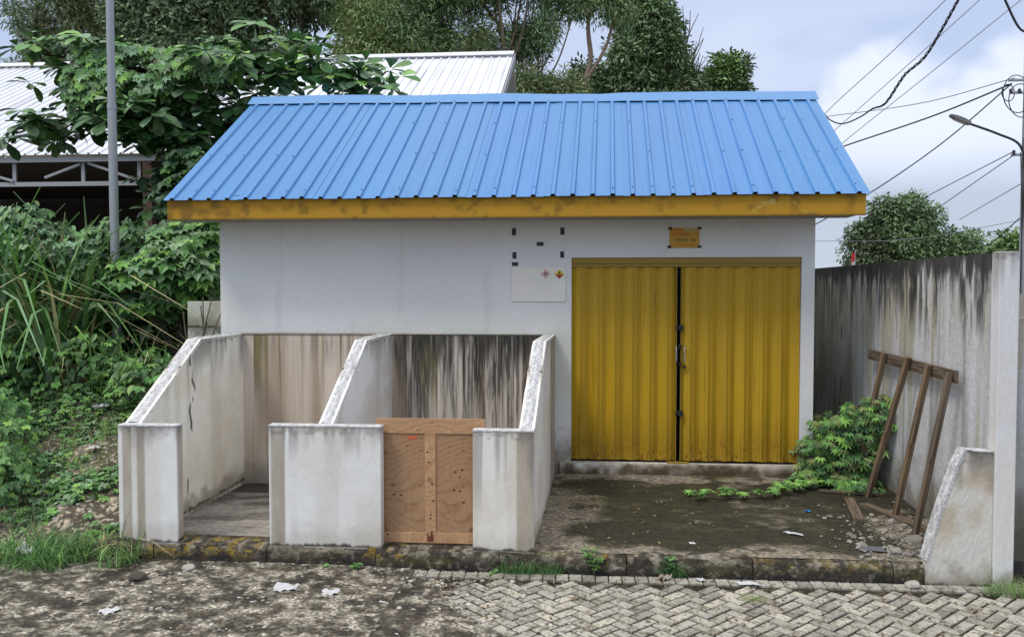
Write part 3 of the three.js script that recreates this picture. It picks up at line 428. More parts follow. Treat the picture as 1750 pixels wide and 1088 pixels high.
// ------------------------------------------------------------------ refuse enclosure in front of the wall
{
  const e = thing('refuse_enclosure', 'open white concrete refuse enclosure of two bays with sloped side walls', 'refuse enclosure');
  const smat = (t) => std({ map: t, bumpMap: T.fine, bumpScale: 0.0014, roughness: 0.9 });
  // back wall: its face turned a little from the house
  mesh('back_wall', faceUV(loft([[0.225, -0.2, 0.25], [3.93, -0.2, 0.12], [3.93, 1.678, 0.12], [0.225, 1.686, 0.25]], [[0.225, -0.2, 0.004], [3.93, -0.2, 0.004], [3.93, 1.678, 0.004], [0.225, 1.686, 0.004]]), 4, 1.72, 0.1, -0.04), smat(T.binBack), e);
  const zr = 1.28, zf = 2.452;
  const side = (xf0, xf1, xb0, xb1, t, hb, hf) => {
    const at = (k, z) => mix(k ? xb1 : xb0, k ? xf1 : xf0, z / 2.452);
    const prof = [[0.10, -0.15], [zf, -0.15], [zf, hf], [zr, hb - 0.008], [0.10, hb - 0.006]];
    mesh('side_wall', faceUV(loft(prof.map(([z, y]) => [at(0, z), y, z]).reverse(), prof.map(([z, y]) => [at(1, z), y, z]).reverse()), 2.6, 1.7, 0, 0), smat(t), e);
    // rough mortar cap along the slope and the level top
    const pos = [], uv = [], n = 40, zs = []; for (let i = 0; i <= n; i++) zs.push(mix(0.27, zf - 0.003, i / n));
    const top = (z) => (z < zr ? hb - 0.006 : mix(hb - 0.008, hf, (z - zr) / (zf - zr)));
    const P = (i, j) => { const z = zs[i], w = (fbm(z * 14 + xf0 * 9, j * 2.7, 41, 3) - 0.5) * 0.016; const x = mix(at(0, z), at(1, z), j / 4) + (j === 0 ? -0.006 : j === 4 ? 0.006 : 0) + (j === 0 || j === 4 ? w * 0.7 : 0); return [x, top(z) + (j === 0 || j === 4 ? -0.022 : 0.012 + w), z]; };
    for (let i = 0; i < n; i++) for (let j = 0; j < 4; j++) { const A = P(i, j), B = P(i + 1, j), C = P(i + 1, j + 1), D = P(i, j + 1); pos.push(...A, ...B, ...C, ...A, ...C, ...D); const u = (q) => q / 4 * 0.35, v = (q) => zs[q] * 2.2; uv.push(u(j), v(i), u(j), v(i + 1), u(j + 1), v(i + 1), u(j), v(i), u(j + 1), v(i + 1), u(j + 1), v(i)); }
    const g = new THREE.BufferGeometry(); g.setAttribute('position', new THREE.Float32BufferAttribute(pos, 3)); g.setAttribute('uv', new THREE.Float32BufferAttribute(uv, 2)); g.computeVertexNormals(); const cm = M.coping; mesh('coping', toCreasedNormals(g, 0.7), cm, e);
  };
  side(0.222, 0.368, 0.222, 0.368, T.binSideLeft, 1.69, 1.012); side(1.965, 2.092, 1.965, 2.085, T.binSideMid, 1.69, 1.022); side(3.70, 3.832, 3.81, 3.938, T.binSideRight, 1.685, 1.0);
  const panel = (x0, x1, y1, t, w) => { const m = mesh('front_wall', faceUV(merge([rbox(x0, x1, -0.08, y1, 2.455, 2.56, 0.008)]), w, 1.03, x0, 0), smat(t), e); const c = mesh('wall_top', faceUV(merge([rbox(x0 - 0.003, x1 + 0.003, y1 - 0.004, y1 + 0.012, 2.452, 2.563, 0.005)]), 0.6, 0.6), M.coping, e); };
  panel(0.22, 0.752, 1.008, T.panelLeft, 0.55); panel(1.565, 2.541, 1.024, T.panelMid, 1.0); panel(3.322, 3.833, 1.006, T.panelRight, 0.53);
}
{
  const p = thing('plywood_panel', 'brown plywood panel closing the opening of the right refuse bay', 'plywood panel', [2.94, 0.012, 2.405]);
  const half = (x0, x1, k) => { const g = faceUV(merge([rbox(x0, x1, 0.0, 1.03, 0, 0.012, 0.002)]), 0.5, 1.1, k, 0); mesh('board', g, M.ply, p); };
  half(-0.47, -0.002, 0.1); half(0.002, 0.47, 0.47);
  const bt = (x0, x1, y0, y1, k) => mesh('batten', faceUV(merge([rbox(x0, x1, y0, y1, 0.0125, 0.022, 0.002)]), 0.5, 1.1, k, k * 0.7), M.batten, p);
  bt(-0.47, 0.47, 0.945, 1.075, 0.2); bt(-0.05, 0.045, 0.09, 0.944, 0.61); bt(-0.47, 0.47, 0.0, 0.089, 0.83);
  const R = rng(3); const knots = []; for (let i = 0; i < 16; i++) { const x = i < 7 ? (R() - 0.5) * 0.06 : (R() - 0.5) * 0.75, y = 0.06 + R() * 0.95; knots.push(new THREE.SphereGeometry(0.0075, 7, 5).scale(1 + R(), 1, 0.35).translate(x, y, i < 7 || y > 0.95 || y < 0.09 ? 0.022 : 0.0125)); }
  const k = mesh('nail_heads', merge(knots), std({ color: rgb(0.05, 0.025, 0.014) }), p); k.userData.kind = 'stuff';
  mesh('pull_handle', rbox(-0.445, -0.432, 0.60, 0.80, 0.0125, 0.03, 0.004), M.paper, p);
  const o = []; for (let i = 0; i < 7; i++) o.push(rbox(-0.024, 0.024, -0.006, 0.006, 0, 0.0012, 0.0004, 1).rotateZ((R() - 0.5) * 0.7).translate(-0.16 + (R() - 0.5) * 0.05, 0.905 + (R() - 0.5) * 0.018, 0.0127 + i * 0.0002)); mesh('paint_mark', merge(o), std({ color: rgb(0.75, 0.12, 0.045) }), p);
  mesh('rust_stain', merge([0, 1, 2, 3].map((i) => rbox(-0.03 + i * 0.014, -0.018 + i * 0.014, 0.012, 0.05 + 0.045 * hash(i, 2, 3), 0.0222, 0.0236, 0.0005, 1))), std({ color: rgb(0.13, 0.035, 0.014) }), p);
}

// ------------------------------------------------------------------ boundary wall with buttress, neighbour's wall
{
  const b = thing('boundary_wall', 'tall stained grey boundary wall with black drip marks to the right of the building', 'wall');
  mesh('wall', faceUV(merge([box(7.48, 7.625, -0.3, 2.478, -9.4, 2.5)]), 6, 2.7, -3.45, -0.18), M.boundary, b);
  mesh('end_pillar', faceUV(merge([rbox(7.474, 7.632, -0.3, 2.486, 2.497, 2.62, 0.012)]), 0.6, 2.7, 7.47, -0.2), std({ map: whiteWall(231, 0.6, 2.7, { base: [0.76, 0.76, 0.76], warmK: 0.3, drip: 0.45, dripK: 0.45, top: 0.5 }), bumpMap: T.fine, bumpScale: 0.003 }), b);
  const o = [[6.952, -0.25], [7.471, -0.25], [7.471, 0.9], [7.262, 0.91], [7.205, 0.79], [7.07, 0.36], [6.985, 0.02]];
  const bt = mesh('buttress', faceUV(loft(o.map(([x, y]) => [x, y, 2.60]), o.map(([x, y]) => [x, y, 2.48])), 0.6, 1.1, 6.94, -0.18), std({ map: T.buttress, bumpMap: T.fine, bumpScale: 0.005 }), b);
  const cap = [[6.975, 0.02], [7.06, 0.36], [7.195, 0.79], [7.254, 0.918], [7.471, 0.908]], pos = [], uv = [];
  for (let i = 0; i < 4; i++) for (let s = 0; s < 10; s++) { const q = (k) => { const t = k / 10, w = (fbm(i * 7 + k * 0.7, 2, 5, 3) - 0.5) * 0.015; return [mix(cap[i][0], cap[i + 1][0], t) - 0.006 + w, mix(cap[i][1], cap[i + 1][1], t) + 0.004 + w]; }; const [a, c] = q(s), [d, f] = q(s + 1); pos.push(a, c, 2.606, d, f, 2.606, d, f, 2.474, a, c, 2.606, d, f, 2.474, a, c, 2.474); pos.push(a, c, 2.606, a + 0.022, c - 0.012, 2.6035, d + 0.022, f - 0.012, 2.6035, a, c, 2.606, d + 0.022, f - 0.012, 2.6035, d, f, 2.606); const u0 = (i * 10 + s) * 0.05; for (let k = 0; k < 2; k++) uv.push(0, u0, 0, u0 + 0.05, 0.2, u0 + 0.05, 0, u0, 0.2, u0 + 0.05, 0.2, u0); }
  const g = new THREE.BufferGeometry(); g.setAttribute('position', new THREE.Float32BufferAttribute(pos, 3)); g.setAttribute('uv', new THREE.Float32BufferAttribute(uv, 2)); g.computeVertexNormals(); const cm = M.coping.clone(); cm.side = THREE.DoubleSide; mesh('coping', g, cm, bt);
  tag(mesh('low_wall', faceUV(merge([rbox(-0.78, -0.004, 0.6, 2.035, -0.87, -0.75, 0.01)]), 2.6, 1.7), std({ map: T.binSideMid, color: rgb(0.62, 0.63, 0.56) })), 'pale concrete wall in the gap between the shrubs and the building', 'wall');
  { const t = thing('bare_shrub', 'few dark leafless stems before the pale wall at the left of the building', 'twigs', [-0.42, 1.0, -0.62]), R = rng(6); for (let i = 0; i < 7; i++) { const x = (R() - 0.5) * 0.5, e = V(x + (R() - 0.3) * 0.45, 0.75 + R() * 0.35, 0); mesh('stem', tube([V(x, -0.2, 0), V(mix(x, e.x, 0.4), 0.4, 0.03), e], 0.008, 12, 5), M.twig, t); } }
  const n = thing('neighbour_wall', 'grey wall at the right edge of the picture behind the boundary pillar', 'wall');
  mesh('wall', faceUV(merge([box(7.64, 9.6, -0.25, 1.95, 2.0, 2.15)]), 6, 2.7, 3, -0.1), M.boundary, n);
}
{ // leaning wooden frame
  const f = thing('wooden_frame', 'weathered wooden rack of four poles and a top rail leaning on the boundary wall', 'wooden rack');
  mesh('top_rail', bar(V(7.405, 1.475, -0.02), V(7.405, 1.445, 2.09), 0.03, 0.112), M.wood, f);
  const poles = [[[7.36, 1.53, 0.55], [7.17, 0.05, 0.3]], [[7.36, 1.54, 1.18], [7.15, 0.03, 0.72]], [[7.36, 1.51, 1.64], [7.175, 0.03, 1.40]], [[7.36, 1.48, 2.06], [7.13, 0.0, 1.96]]];
  poles.forEach(([a, b], i) => { const m = mesh('pole', bar(V(...b), V(...a), 0.05, 0.042, V(0.3, 0, 1)), i < 3 ? std({ map: T.wood, color: rgb(1.25, 1.15, 1.0) }) : M.wood, f); });
}
tag(mesh('timber_scrap', bar(V(6.93, 0.075, 0.85), V(6.80, 0.05, 1.55), 0.10, 0.03), M.wood), 'short broken board lying on the slab before the leafy plant', 'board');
tag(mesh('timber_scrap', bar(V(7.0, 0.07, 1.05), V(7.38, 0.045, 1.95), 0.11, 0.035), M.wood), 'board lying along the foot of the leaning rack', 'board');
tag(mesh('timber_scrap', bar(V(6.7, 0.1, 0.62), V(7.3, 0.09, 0.72), 0.03, 0.02), M.wood), 'thin stick lying at the foot of the leafy plant', 'stick');

// ------------------------------------------------------------------ leaves and plants
function strip(rows) { // rows of [left, mid, right] points along a leaf: a folded blade
  const pos = []; for (let i = 0; i < rows.length - 1; i++) for (let k = 0; k < 2; k++) { const a = rows[i][k], b = rows[i][k + 1], c = rows[i + 1][k + 1], d = rows[i + 1][k]; pos.push(...a, ...b, ...c, ...a, ...c, ...d); }
  const g = new THREE.BufferGeometry(); g.setAttribute('position', new THREE.Float32BufferAttribute(pos, 3)); g.setAttribute('uv', new THREE.Float32BufferAttribute(new Float32Array(pos.length / 3 * 2), 2)); g.computeVertexNormals(); return g;
}
// leaf frames: stalk at the origin, tip towards +z, face up +y, length 1
const obovate = (bend, cup) => strip([[0, 0.03], [0.2, 0.10], [0.45, 0.22], [0.7, 0.29], [0.88, 0.22], [1, 0.02]].map(([t, w]) => { const y = -bend * t * t, e = y + cup * w; return [[-w, e, t], [0, y, t], [w, e, t]]; }));
const oval = (bend, cup) => strip([[0, 0.02], [0.3, 0.2], [0.65, 0.2], [1, 0.01]].map(([t, w]) => { const y = -bend * t * t, e = y + cup * w; return [[-w, e, t], [0, y, t], [w, e, t]]; }));
function lobed(n, depth, seed) { // palmate leaf: lobes fanned round the stalk end
  const R = rng(seed), rim = [], pos = [], m = n * 2; for (let i = 0; i <= m; i++) { const a = mix(-2.5, 2.5, i / m), tip = i % 2 === 1, c = 1 - 0.28 * Math.abs(a) / 2.5, r = (tip ? 0.62 : 0.62 - depth) * c * (0.92 + 0.16 * R()); rim.push([Math.sin(a) * r, (tip ? -0.10 : 0.03) + (R() - 0.5) * 0.05, 0.34 + Math.cos(a) * r]); }
  for (let i = 0; i < m; i++) pos.push(0, 0, 0.34, ...rim[i], ...rim[i + 1]);
  pos.push(-0.012, 0, 0, 0.012, 0, 0, 0, 0.0, 0.34);
  const g = new THREE.BufferGeometry(); g.setAttribute('position', new THREE.Float32BufferAttribute(pos, 3)); g.setAttribute('uv', new THREE.Float32BufferAttribute(new Float32Array(pos.length / 3 * 2), 2)); g.computeVertexNormals(); return g;
}
const blade = (bend, w) => { const rows = []; for (let i = 0; i <= 5; i++) { const t = i / 5, a = bend * t * t, k = w * (1 - t * t * 0.9) * (t < 0.15 ? 0.8 : 1); rows.push([[-k, t * (1 - 0.35 * a * t), a * t * 0.75], [0, t * (1 - 0.35 * a * t), a * t * 0.75 + 0.004], [k, t * (1 - 0.35 * a * t), a * t * 0.75]]); } return strip(rows); };
function clump(seed, n, leaf, size, spread) { const R = rng(seed), out = []; for (let i = 0; i < n; i++) { const d = V(R() - 0.5, R() - 0.5, R() - 0.5).normalize(), p = d.clone().multiplyScalar(spread * Math.cbrt(R())); out.push(leaf.clone().applyMatrix4(frame(p, d.add(V(R() - 0.5, R() - 0.9, R() - 0.5)), V(R() - 0.5, 1, R() - 0.5), size * (0.7 + 0.6 * R())))); } return merge(out); }
function frame(p, dir, up, s) { const z = dir.clone().normalize(), x = new THREE.Vector3().crossVectors(up, z); if (x.lengthSq() < 1e-6) x.set(1, 0, 0); x.normalize(); const y = new THREE.Vector3().crossVectors(z, x); return new THREE.Matrix4().makeBasis(x.multiplyScalar(s), y.multiplyScalar(s), z.multiplyScalar(s)).setPosition(p); }
const leafMat = (r, g, b, o = {}) => std({ color: rgb(r, g, b), roughness: 0.5, side: THREE.DoubleSide, ...o });
const white1 = leafMat(1, 1, 1);
const GREEN = { deep: [0.028, 0.068, 0.022], mid: [0.055, 0.125, 0.032], fresh: [0.11, 0.215, 0.045], grey: [0.10, 0.165, 0.085], olive: [0.115, 0.135, 0.045], straw: [0.28, 0.24, 0.12], dark: [0.02, 0.045, 0.02] };
const tint = (R, ...keys) => { const a = GREEN[keys[Math.floor(R() * keys.length)]], k = 1.45 + 0.95 * R(); return rgb(a[0] * k * (0.9 + 0.2 * R()), a[1] * k, a[2] * k); };
// the leaves nearest the lens become leaves of their own, the rest one mass
function foliage(parent, geos, list, single = 0, name = 'leaf') {
  const near = list.map((e) => [e.m.elements[14] - Math.abs(e.m.elements[12] - 4) * 0.1 + e.k * 0, e]).sort((a, b) => b[0] - a[0]).map((q) => q[1]);
  const mats = new Map(); near.slice(0, single).forEach((e, i) => {
    const key = Math.round(e.c.g * 40) + '_' + Math.round(e.c.r * 30); if (!mats.has(key)) mats.set(key, leafMat(e.c.r, e.c.g, e.c.b)); const m = mesh(name, geos[i % geos.length], mats.get(key), parent); e.m.decompose(m.position, m.quaternion, m.scale);
  });
  const rest = near.slice(single); geos.forEach((g, q) => { const part = rest.filter((_, i) => i % geos.length === q); if (part.length) instanced('foliage', g, white1, part, parent); });
}
const obov = [obovate(0.12, 0.25), obovate(0.28, 0.15), obovate(0.05, 0.35)], lob = [lobed(5, 0.17, 1), lobed(5, 0.22, 2), lobed(7, 0.2, 3)], ov = [oval(0.15, 0.3), oval(0.35, 0.15)], fanLeaf = [lobed(7, 0.36, 5), lobed(7, 0.33, 6)];

// far trees: trunk, limbs, and a crown of leaf clumps in uneven lobes with gaps
const clumps = [0, 1, 2].map((k) => clump(500 + k, 56, ov[k % 2], 0.18, 0.55)), fineClumps = [0, 1, 2].map((k) => clump(520 + k, 64, strip([[0, 0.01], [0.4, 0.12], [1, 0.005]].map(([t, w]) => [[-w, -0.2 * t * t, t], [0, -0.2 * t * t + 0.02, t], [w, -0.2 * t * t, t]])), 0.19, 0.6));
function limb(pts, r0, r1, mat, name, parent) { // tapered tube
  const curve = new THREE.CatmullRomCurve3(pts), seg = pts.length * 5, g = new THREE.TubeGeometry(curve, seg, 1, 7), p = g.attributes.position, c = new THREE.Vector3(), q = new THREE.Vector3();
  for (let i = 0; i <= seg; i++) { curve.getPointAt(i / seg, c); const r = mix(r0, r1, i / seg) * (1 + 0.12 * (vn(i * 0.7, r0 * 50, 3) - 0.5)); for (let j = 0; j <= 7; j++) { const k = i * 8 + j; q.fromBufferAttribute(p, k).sub(c).multiplyScalar(r).add(c); p.setXYZ(k, q.x, q.y, q.z); } }
  g.computeVertexNormals(); return name ? mesh(name, g, mat, parent) : g;
}
function tree(name, label, category, base, height, lobes, o) {
  const t = thing(name, label, category, base, o.group), R = rng(o.seed), big = lobes; lobes = big.slice(); for (const [x, y, z, rx, ry] of big) for (let q = 0; q < (o.fine ? 1 : 2); q++) { const a = R() * 6.283, e = (R() - 0.25) * 1.6; lobes.push([x + Math.cos(a) * rx * 0.95, y + Math.sin(e) * ry * 0.95, z + Math.sin(a) * rx * 0.5, rx * (0.25 + 0.2 * R()), ry * (0.25 + 0.2 * R())]); }
  const bark = o.bark ?? M.bark, tips = [];
  const top = V((R() - 0.5) * 0.8 + (o.lean ?? 0), height * 0.86, 0); const tr = [V(0, -0.4, 0), V((R() - 0.5) * 0.3, height * 0.3, 0), V((R() - 0.5) * 0.4 + (o.lean ?? 0) * 0.5, height * 0.6, (R() - 0.5) * 0.3), top];
  limb(tr, o.trunk ?? 0.2, 0.05, bark, 'trunk', t); const axis = new THREE.CatmullRomCurve3(tr); const br = [];
  for (const [x, y, z, rx, ry] of lobes) { const s = axis.getPointAt(clamp((y - ry) / height * 0.9, 0.15, 0.95)); br.push(limb([s, V(mix(s.x, x, 0.5), mix(s.y, y, 0.35), mix(s.z, z, 0.5)), V(x, y + ry * 0.3, z)], (o.trunk ?? 0.2) * 0.36, 0.02, bark)); tips.push([x, y, z, rx, ry]); }
  const lm = mesh('limbs', merge(br), bark, t); lm.userData.kind = 'stuff';
  const list = []; for (const [x, y, z, rx, ry] of tips) { const n = Math.round(o.density * rx * ry * 7); for (let i = 0; i < n; i++) {
    const d = V(R() - 0.5, R() - 0.5, R() - 0.5).normalize(), r = 0.35 + 0.65 * Math.sqrt(R()); const p = V(x + d.x * rx * r, y + d.y * ry * r, z + d.z * rx * r * 0.8);
    if (fbm((p.x + base[0]) * (o.grain ?? 1.1), p.y * (o.grain ?? 1.1), o.seed, 3) < (o.gap ?? 0.38) + 0.03) continue; if (p.y > height + 1.5) continue;
    const band = fbm((p.x + base[0]) * 0.5 + 50, p.y * 0.5, o.seed + 7, 2); const cl = tint(R, ...(band > 0.5 ? o.light : o.darkTones)).lerp(rgb(0.21, 0.24, 0.13), 0.42); list.push({ m: frame(p, V(R() - 0.5, R() - 0.5, R() - 0.5), V(R() - 0.5, 1, R() - 0.5), (o.size ?? 1) * (0.7 + 0.6 * R())), c: cl, k: 0 });  // tone list picked by noise; pale grey-green mixed in as painted haze
  } }
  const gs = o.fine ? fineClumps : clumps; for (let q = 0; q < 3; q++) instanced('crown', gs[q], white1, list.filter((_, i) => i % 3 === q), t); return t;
}
// lobes [x, y, z, rx, ry] around the base; heights in metres
const stack = (R, y0, y1, w0, w1, n) => { const a = []; for (let i = 0; i < n; i++) { const k = i / (n - 1), w = mix(w0, w1, k); a.push([(R() - 0.5) * w * 1.5, mix(y0, y1, k) + (R() - 0.5) * 0.8, (R() - 0.5) * w, w * (0.55 + 0.3 * R()), w * (0.45 + 0.25 * R())]); } return a; };
const G1 = 'tall trees behind the garage';
tree('tall_tree', 'thin airy tall tree at the far left with sky showing through its crown', 'tree', [-17.2, 0, -21.5], 16, stack(rng(1), 6.5, 15, 2.0, 2.6, 8), { seed: 11, density: 8, gap: 0.57, light: ['olive', 'grey'], darkTones: ['deep', 'mid'], fine: true, trunk: 0.13 });
tree('tall_tree', 'olive green tall tree left of the lamp post behind the white roof', 'tree', [-14.3, 0, -22.5], 16, stack(rng(2), 6.5, 15, 2.2, 2.6, 9), { seed: 12, density: 10, gap: 0.54, light: ['olive', 'mid'], darkTones: ['deep', 'olive'], fine: true, trunk: 0.15 });
tree('tall_tree', 'dense dark green tall tree just right of the lamp post', 'tree', [-11.0, 0, -22.2], 17, stack(rng(3), 6, 15.5, 2.8, 3.2, 11), { seed: 13, density: 14, gap: 0.43, light: ['mid', 'grey'], darkTones: ['deep', 'grey', 'dark'], trunk: 0.22 });
tree('tall_tree', 'very dark tall tree above the big leafy branch in the middle left', 'tree', [-6.9, 0, -23.0], 17, stack(rng(4), 6.5, 15.5, 2.8, 3.0, 11), { seed: 14, density: 12, gap: 0.49, light: ['grey', 'deep'], darkTones: ['deep', 'grey', 'dark'], trunk: 0.22 });
tree('tall_tree', 'yellowish green fine leaved tall tree above the white ridge', 'tree', [-2.2, 0, -22.8], 17, stack(rng(5), 6.5, 15.5, 2.7, 2.9, 12), { seed: 15, density: 14, gap: 0.43, light: ['olive', 'fresh'], darkTones: ['mid', 'deep'], fine: true, trunk: 0.2 });
tree('tall_tree', 'brown trunked tall tree with sparse crown at the right end of the white roof', 'tree', [1.15, 0, -22.6], 17, stack(rng(6), 8, 16, 1.3, 1.8, 7).map(([x, y, z, a, b]) => [x, y, z - 1.7, a, b]), { seed: 16, density: 10, gap: 0.56, light: ['olive', 'fresh'], darkTones: ['mid', 'grey'], fine: true, trunk: 0.21, bark: M.paleBark });
tree('tall_tree', 'loose grey green tree between the brown trunk and the forked trunk', 'tree', [2.7, 0, -24], 15, stack(rng(7), 7.5, 14.6, 1.5, 1.7, 8), { seed: 17, density: 9, gap: 0.58, light: ['grey', 'olive'], darkTones: ['mid', 'deep'], fine: true, trunk: 0.12, bark: M.paleBark });
{ // the forked trunk
  const t = thing('forked_tree', 'slender tree with a bare forked trunk and thin crown above the blue ridge', 'tree', [4.15, 0, -23.4]);
  limb([V(0, -0.4, 0), V(-0.25, 6, 0), V(0.05, 9.6, 0), V(0.25, 10.5, 0)], 0.17, 0.13, M.paleBark, 'trunk', t); limb([V(0.25, 10.4, 0), V(0.45, 11.2, 0), V(0.35, 12.4, 0), V(0.5, 14.5, 0)], 0.12, 0.05, M.paleBark, 'limb', t); limb([V(0.2, 10.3, 0), V(0.85, 11.3, 0.1), V(1.25, 12.3, 0.1), V(1.4, 14, 0)], 0.08, 0.03, M.paleBark, 'limb', t);
  const R = rng(61), list = []; for (const [x, y, r] of [[-0.6, 13.8, 0.9], [0.6, 13.7, 0.9], [1.5, 13.3, 0.7], [-1.3, 12.4, 0.6]]) for (let i = 0; i < 60 * r; i++) { const d = V(R() - 0.5, R() - 0.5, R() - 0.5).normalize().multiplyScalar(r * Math.sqrt(R())); list.push({ m: frame(V(x, y, 0).add(d), V(R() - 0.5, R() - 0.5, R() - 0.5), V(0, 1, 0.2), 0.6 + 0.5 * R()), c: tint(R, 'grey', 'olive', 'mid') }); }
  instanced('crown', fineClumps[0], white1, list, t);
}
tree('dense_tree', 'large dense dark tree rising behind the right half of the blue ridge', 'tree', [6.8, 0, -29.5], 15.6, [[-0.9, 9.0, 0, 1.9, 2.0], [0.4, 9.6, 0, 2.0, 2.2], [-0.2, 12.0, 0, 1.8, 1.9], [0.5, 13.9, 0, 1.35, 1.5], [-1.6, 11.2, 0, 1.1, 1.2], [1.3, 12.6, 0.2, 0.8, 1.0], [0.1, 15.3, 0, 0.8, 0.9], [-2.3, 10, 0, 0.9, 0.9]], { seed: 18, density: 20, gap: 0.37, grain: 1.4, light: ['mid', 'grey'], darkTones: ['deep', 'dark', 'mid'], trunk: 0.25 });
tree('bushy_tree', 'brownish green tree clad in creepers right of the large dense tree', 'tree', [8.75, 0, -29.6], 13.4, [[-0.2, 9.3, 0, 1.1, 2.0], [-0.4, 11.8, 0, 0.8, 1.2], [0.3, 10.8, 0, 0.8, 1.3], [-0.9, 10.6, 0.2, 0.8, 1.4]], { seed: 19, density: 22, gap: 0.28, light: ['olive', 'grey'], darkTones: ['mid', 'olive'], fine: true, trunk: 0.15 });
tree('round_tree', 'small round dark tree standing alone above the right end of the blue ridge', 'tree', [10.75, 0, -29.8], 12.6, [[0, 10.4, 0, 1.15, 1.5], [-0.6, 10.8, 0, 0.6, 0.9], [0.6, 10.6, 0, 0.65, 1.0], [0.1, 11.9, 0, 0.7, 0.8]], { seed: 20, density: 28, gap: 0.24, light: ['mid', 'fresh'], darkTones: ['deep', 'mid'], trunk: 0.16 });
tree('shrubby_tree', 'low light green shrubby growth behind the ridge at the end of the white roof', 'shrub', [2.6, 0, -22], 10.3, [[-0.8, 9.3, 0, 0.9, 0.9], [0.2, 9.0, 0, 1.0, 0.9], [0.9, 9.2, 0, 0.7, 0.8]], { seed: 22, density: 26, gap: 0.25, light: ['fresh', 'olive'], darkTones: ['mid', 'olive'], fine: true, trunk: 0.1 });
tree('broad_tree', 'broad dark green tree beyond the stained boundary wall', 'tree', [18.2, 0, -27.1], 6.2, [[0, 4.0, 0, 1.6, 1.2], [-1.2, 4.4, 0, 0.8, 0.8], [1.2, 4.3, 0, 0.8, 0.8], [-0.4, 5.3, 0, 1.0, 0.7], [0.8, 5.0, 0, 0.8, 0.6], [-2.0, 4.1, 0, 0.55, 0.6], [2.2, 4.1, 0, 0.6, 0.7], [-1.4, 3.2, 0, 1.2, 0.9], [1.6, 3.2, 0, 1.1, 0.9]], { seed: 23, density: 26, gap: 0.41, grain: 1.5, size: 0.75, light: ['mid', 'grey'], darkTones: ['deep', 'dark'], trunk: 0.25 });
tree('hedge_tree', 'low bright green tree top above the boundary wall end at far right', 'tree', [23.2, 0, -28], 4.4, [[0, 3.2, 0, 1.2, 1.0], [1.3, 3.5, 0, 1.3, 1.1], [-1.2, 3.0, 0, 0.9, 0.8]], { seed: 24, density: 20, gap: 0.25, light: ['fresh', 'mid'], darkTones: ['mid', 'deep'], trunk: 0.12 });
{ const R = rng(31), list = []; for (let i = 0; i < 700; i++) { const x = mix(8, 90, R()); list.push({ m: frame(V(x, R() * (1.6 + x * 0.03) * (0.6 + 0.6 * vn(x * 0.4, 1, 3)), -62 - R() * 8), V(R() - 0.5, R() - 0.5, R() - 0.5), V(0, 1, 0.1), 2.2 + R()), c: tint(R, 'mid', 'deep', 'grey') }); } const w = instanced('distant_wood', clumps[0], white1, list); tag(w, 'far line of low trees on the horizon beyond the boundary wall', 'trees'); }
{ // leafless tree
  const t = thing('bare_tree', 'leafless grey twiggy tree between the dense tree and the small round tree', 'tree', [9.45, 0, -30.2]), R = rng(41), tw = [];
  limb([V(0, -0.4, 0), V(-0.1, 7, 0), V(-0.1, 11.5, 0), V(-0.35, 13.2, 0), V(-0.3, 14.8, 0)], 0.12, 0.02, M.twig, 'trunk', t);
  for (let i = 0; i < 26; i++) { const y = mix(11, 13.8, R()), s = V(-0.15 - (y - 11.5) * 0.1, y, 0), d = V((R() - 0.35) * 1.4, 1.1 + R() * 1.2, (R() - 0.5) * 0.6); tw.push(limb([s, s.clone().addScaledVector(d, 0.5).add(V((R() - 0.5) * 0.2, 0, 0)), s.clone().add(d)], 0.035, 0.014, M.twig)); }
  const b = mesh('twigs', merge(tw), M.twig, t); b.userData.kind = 'stuff';
}

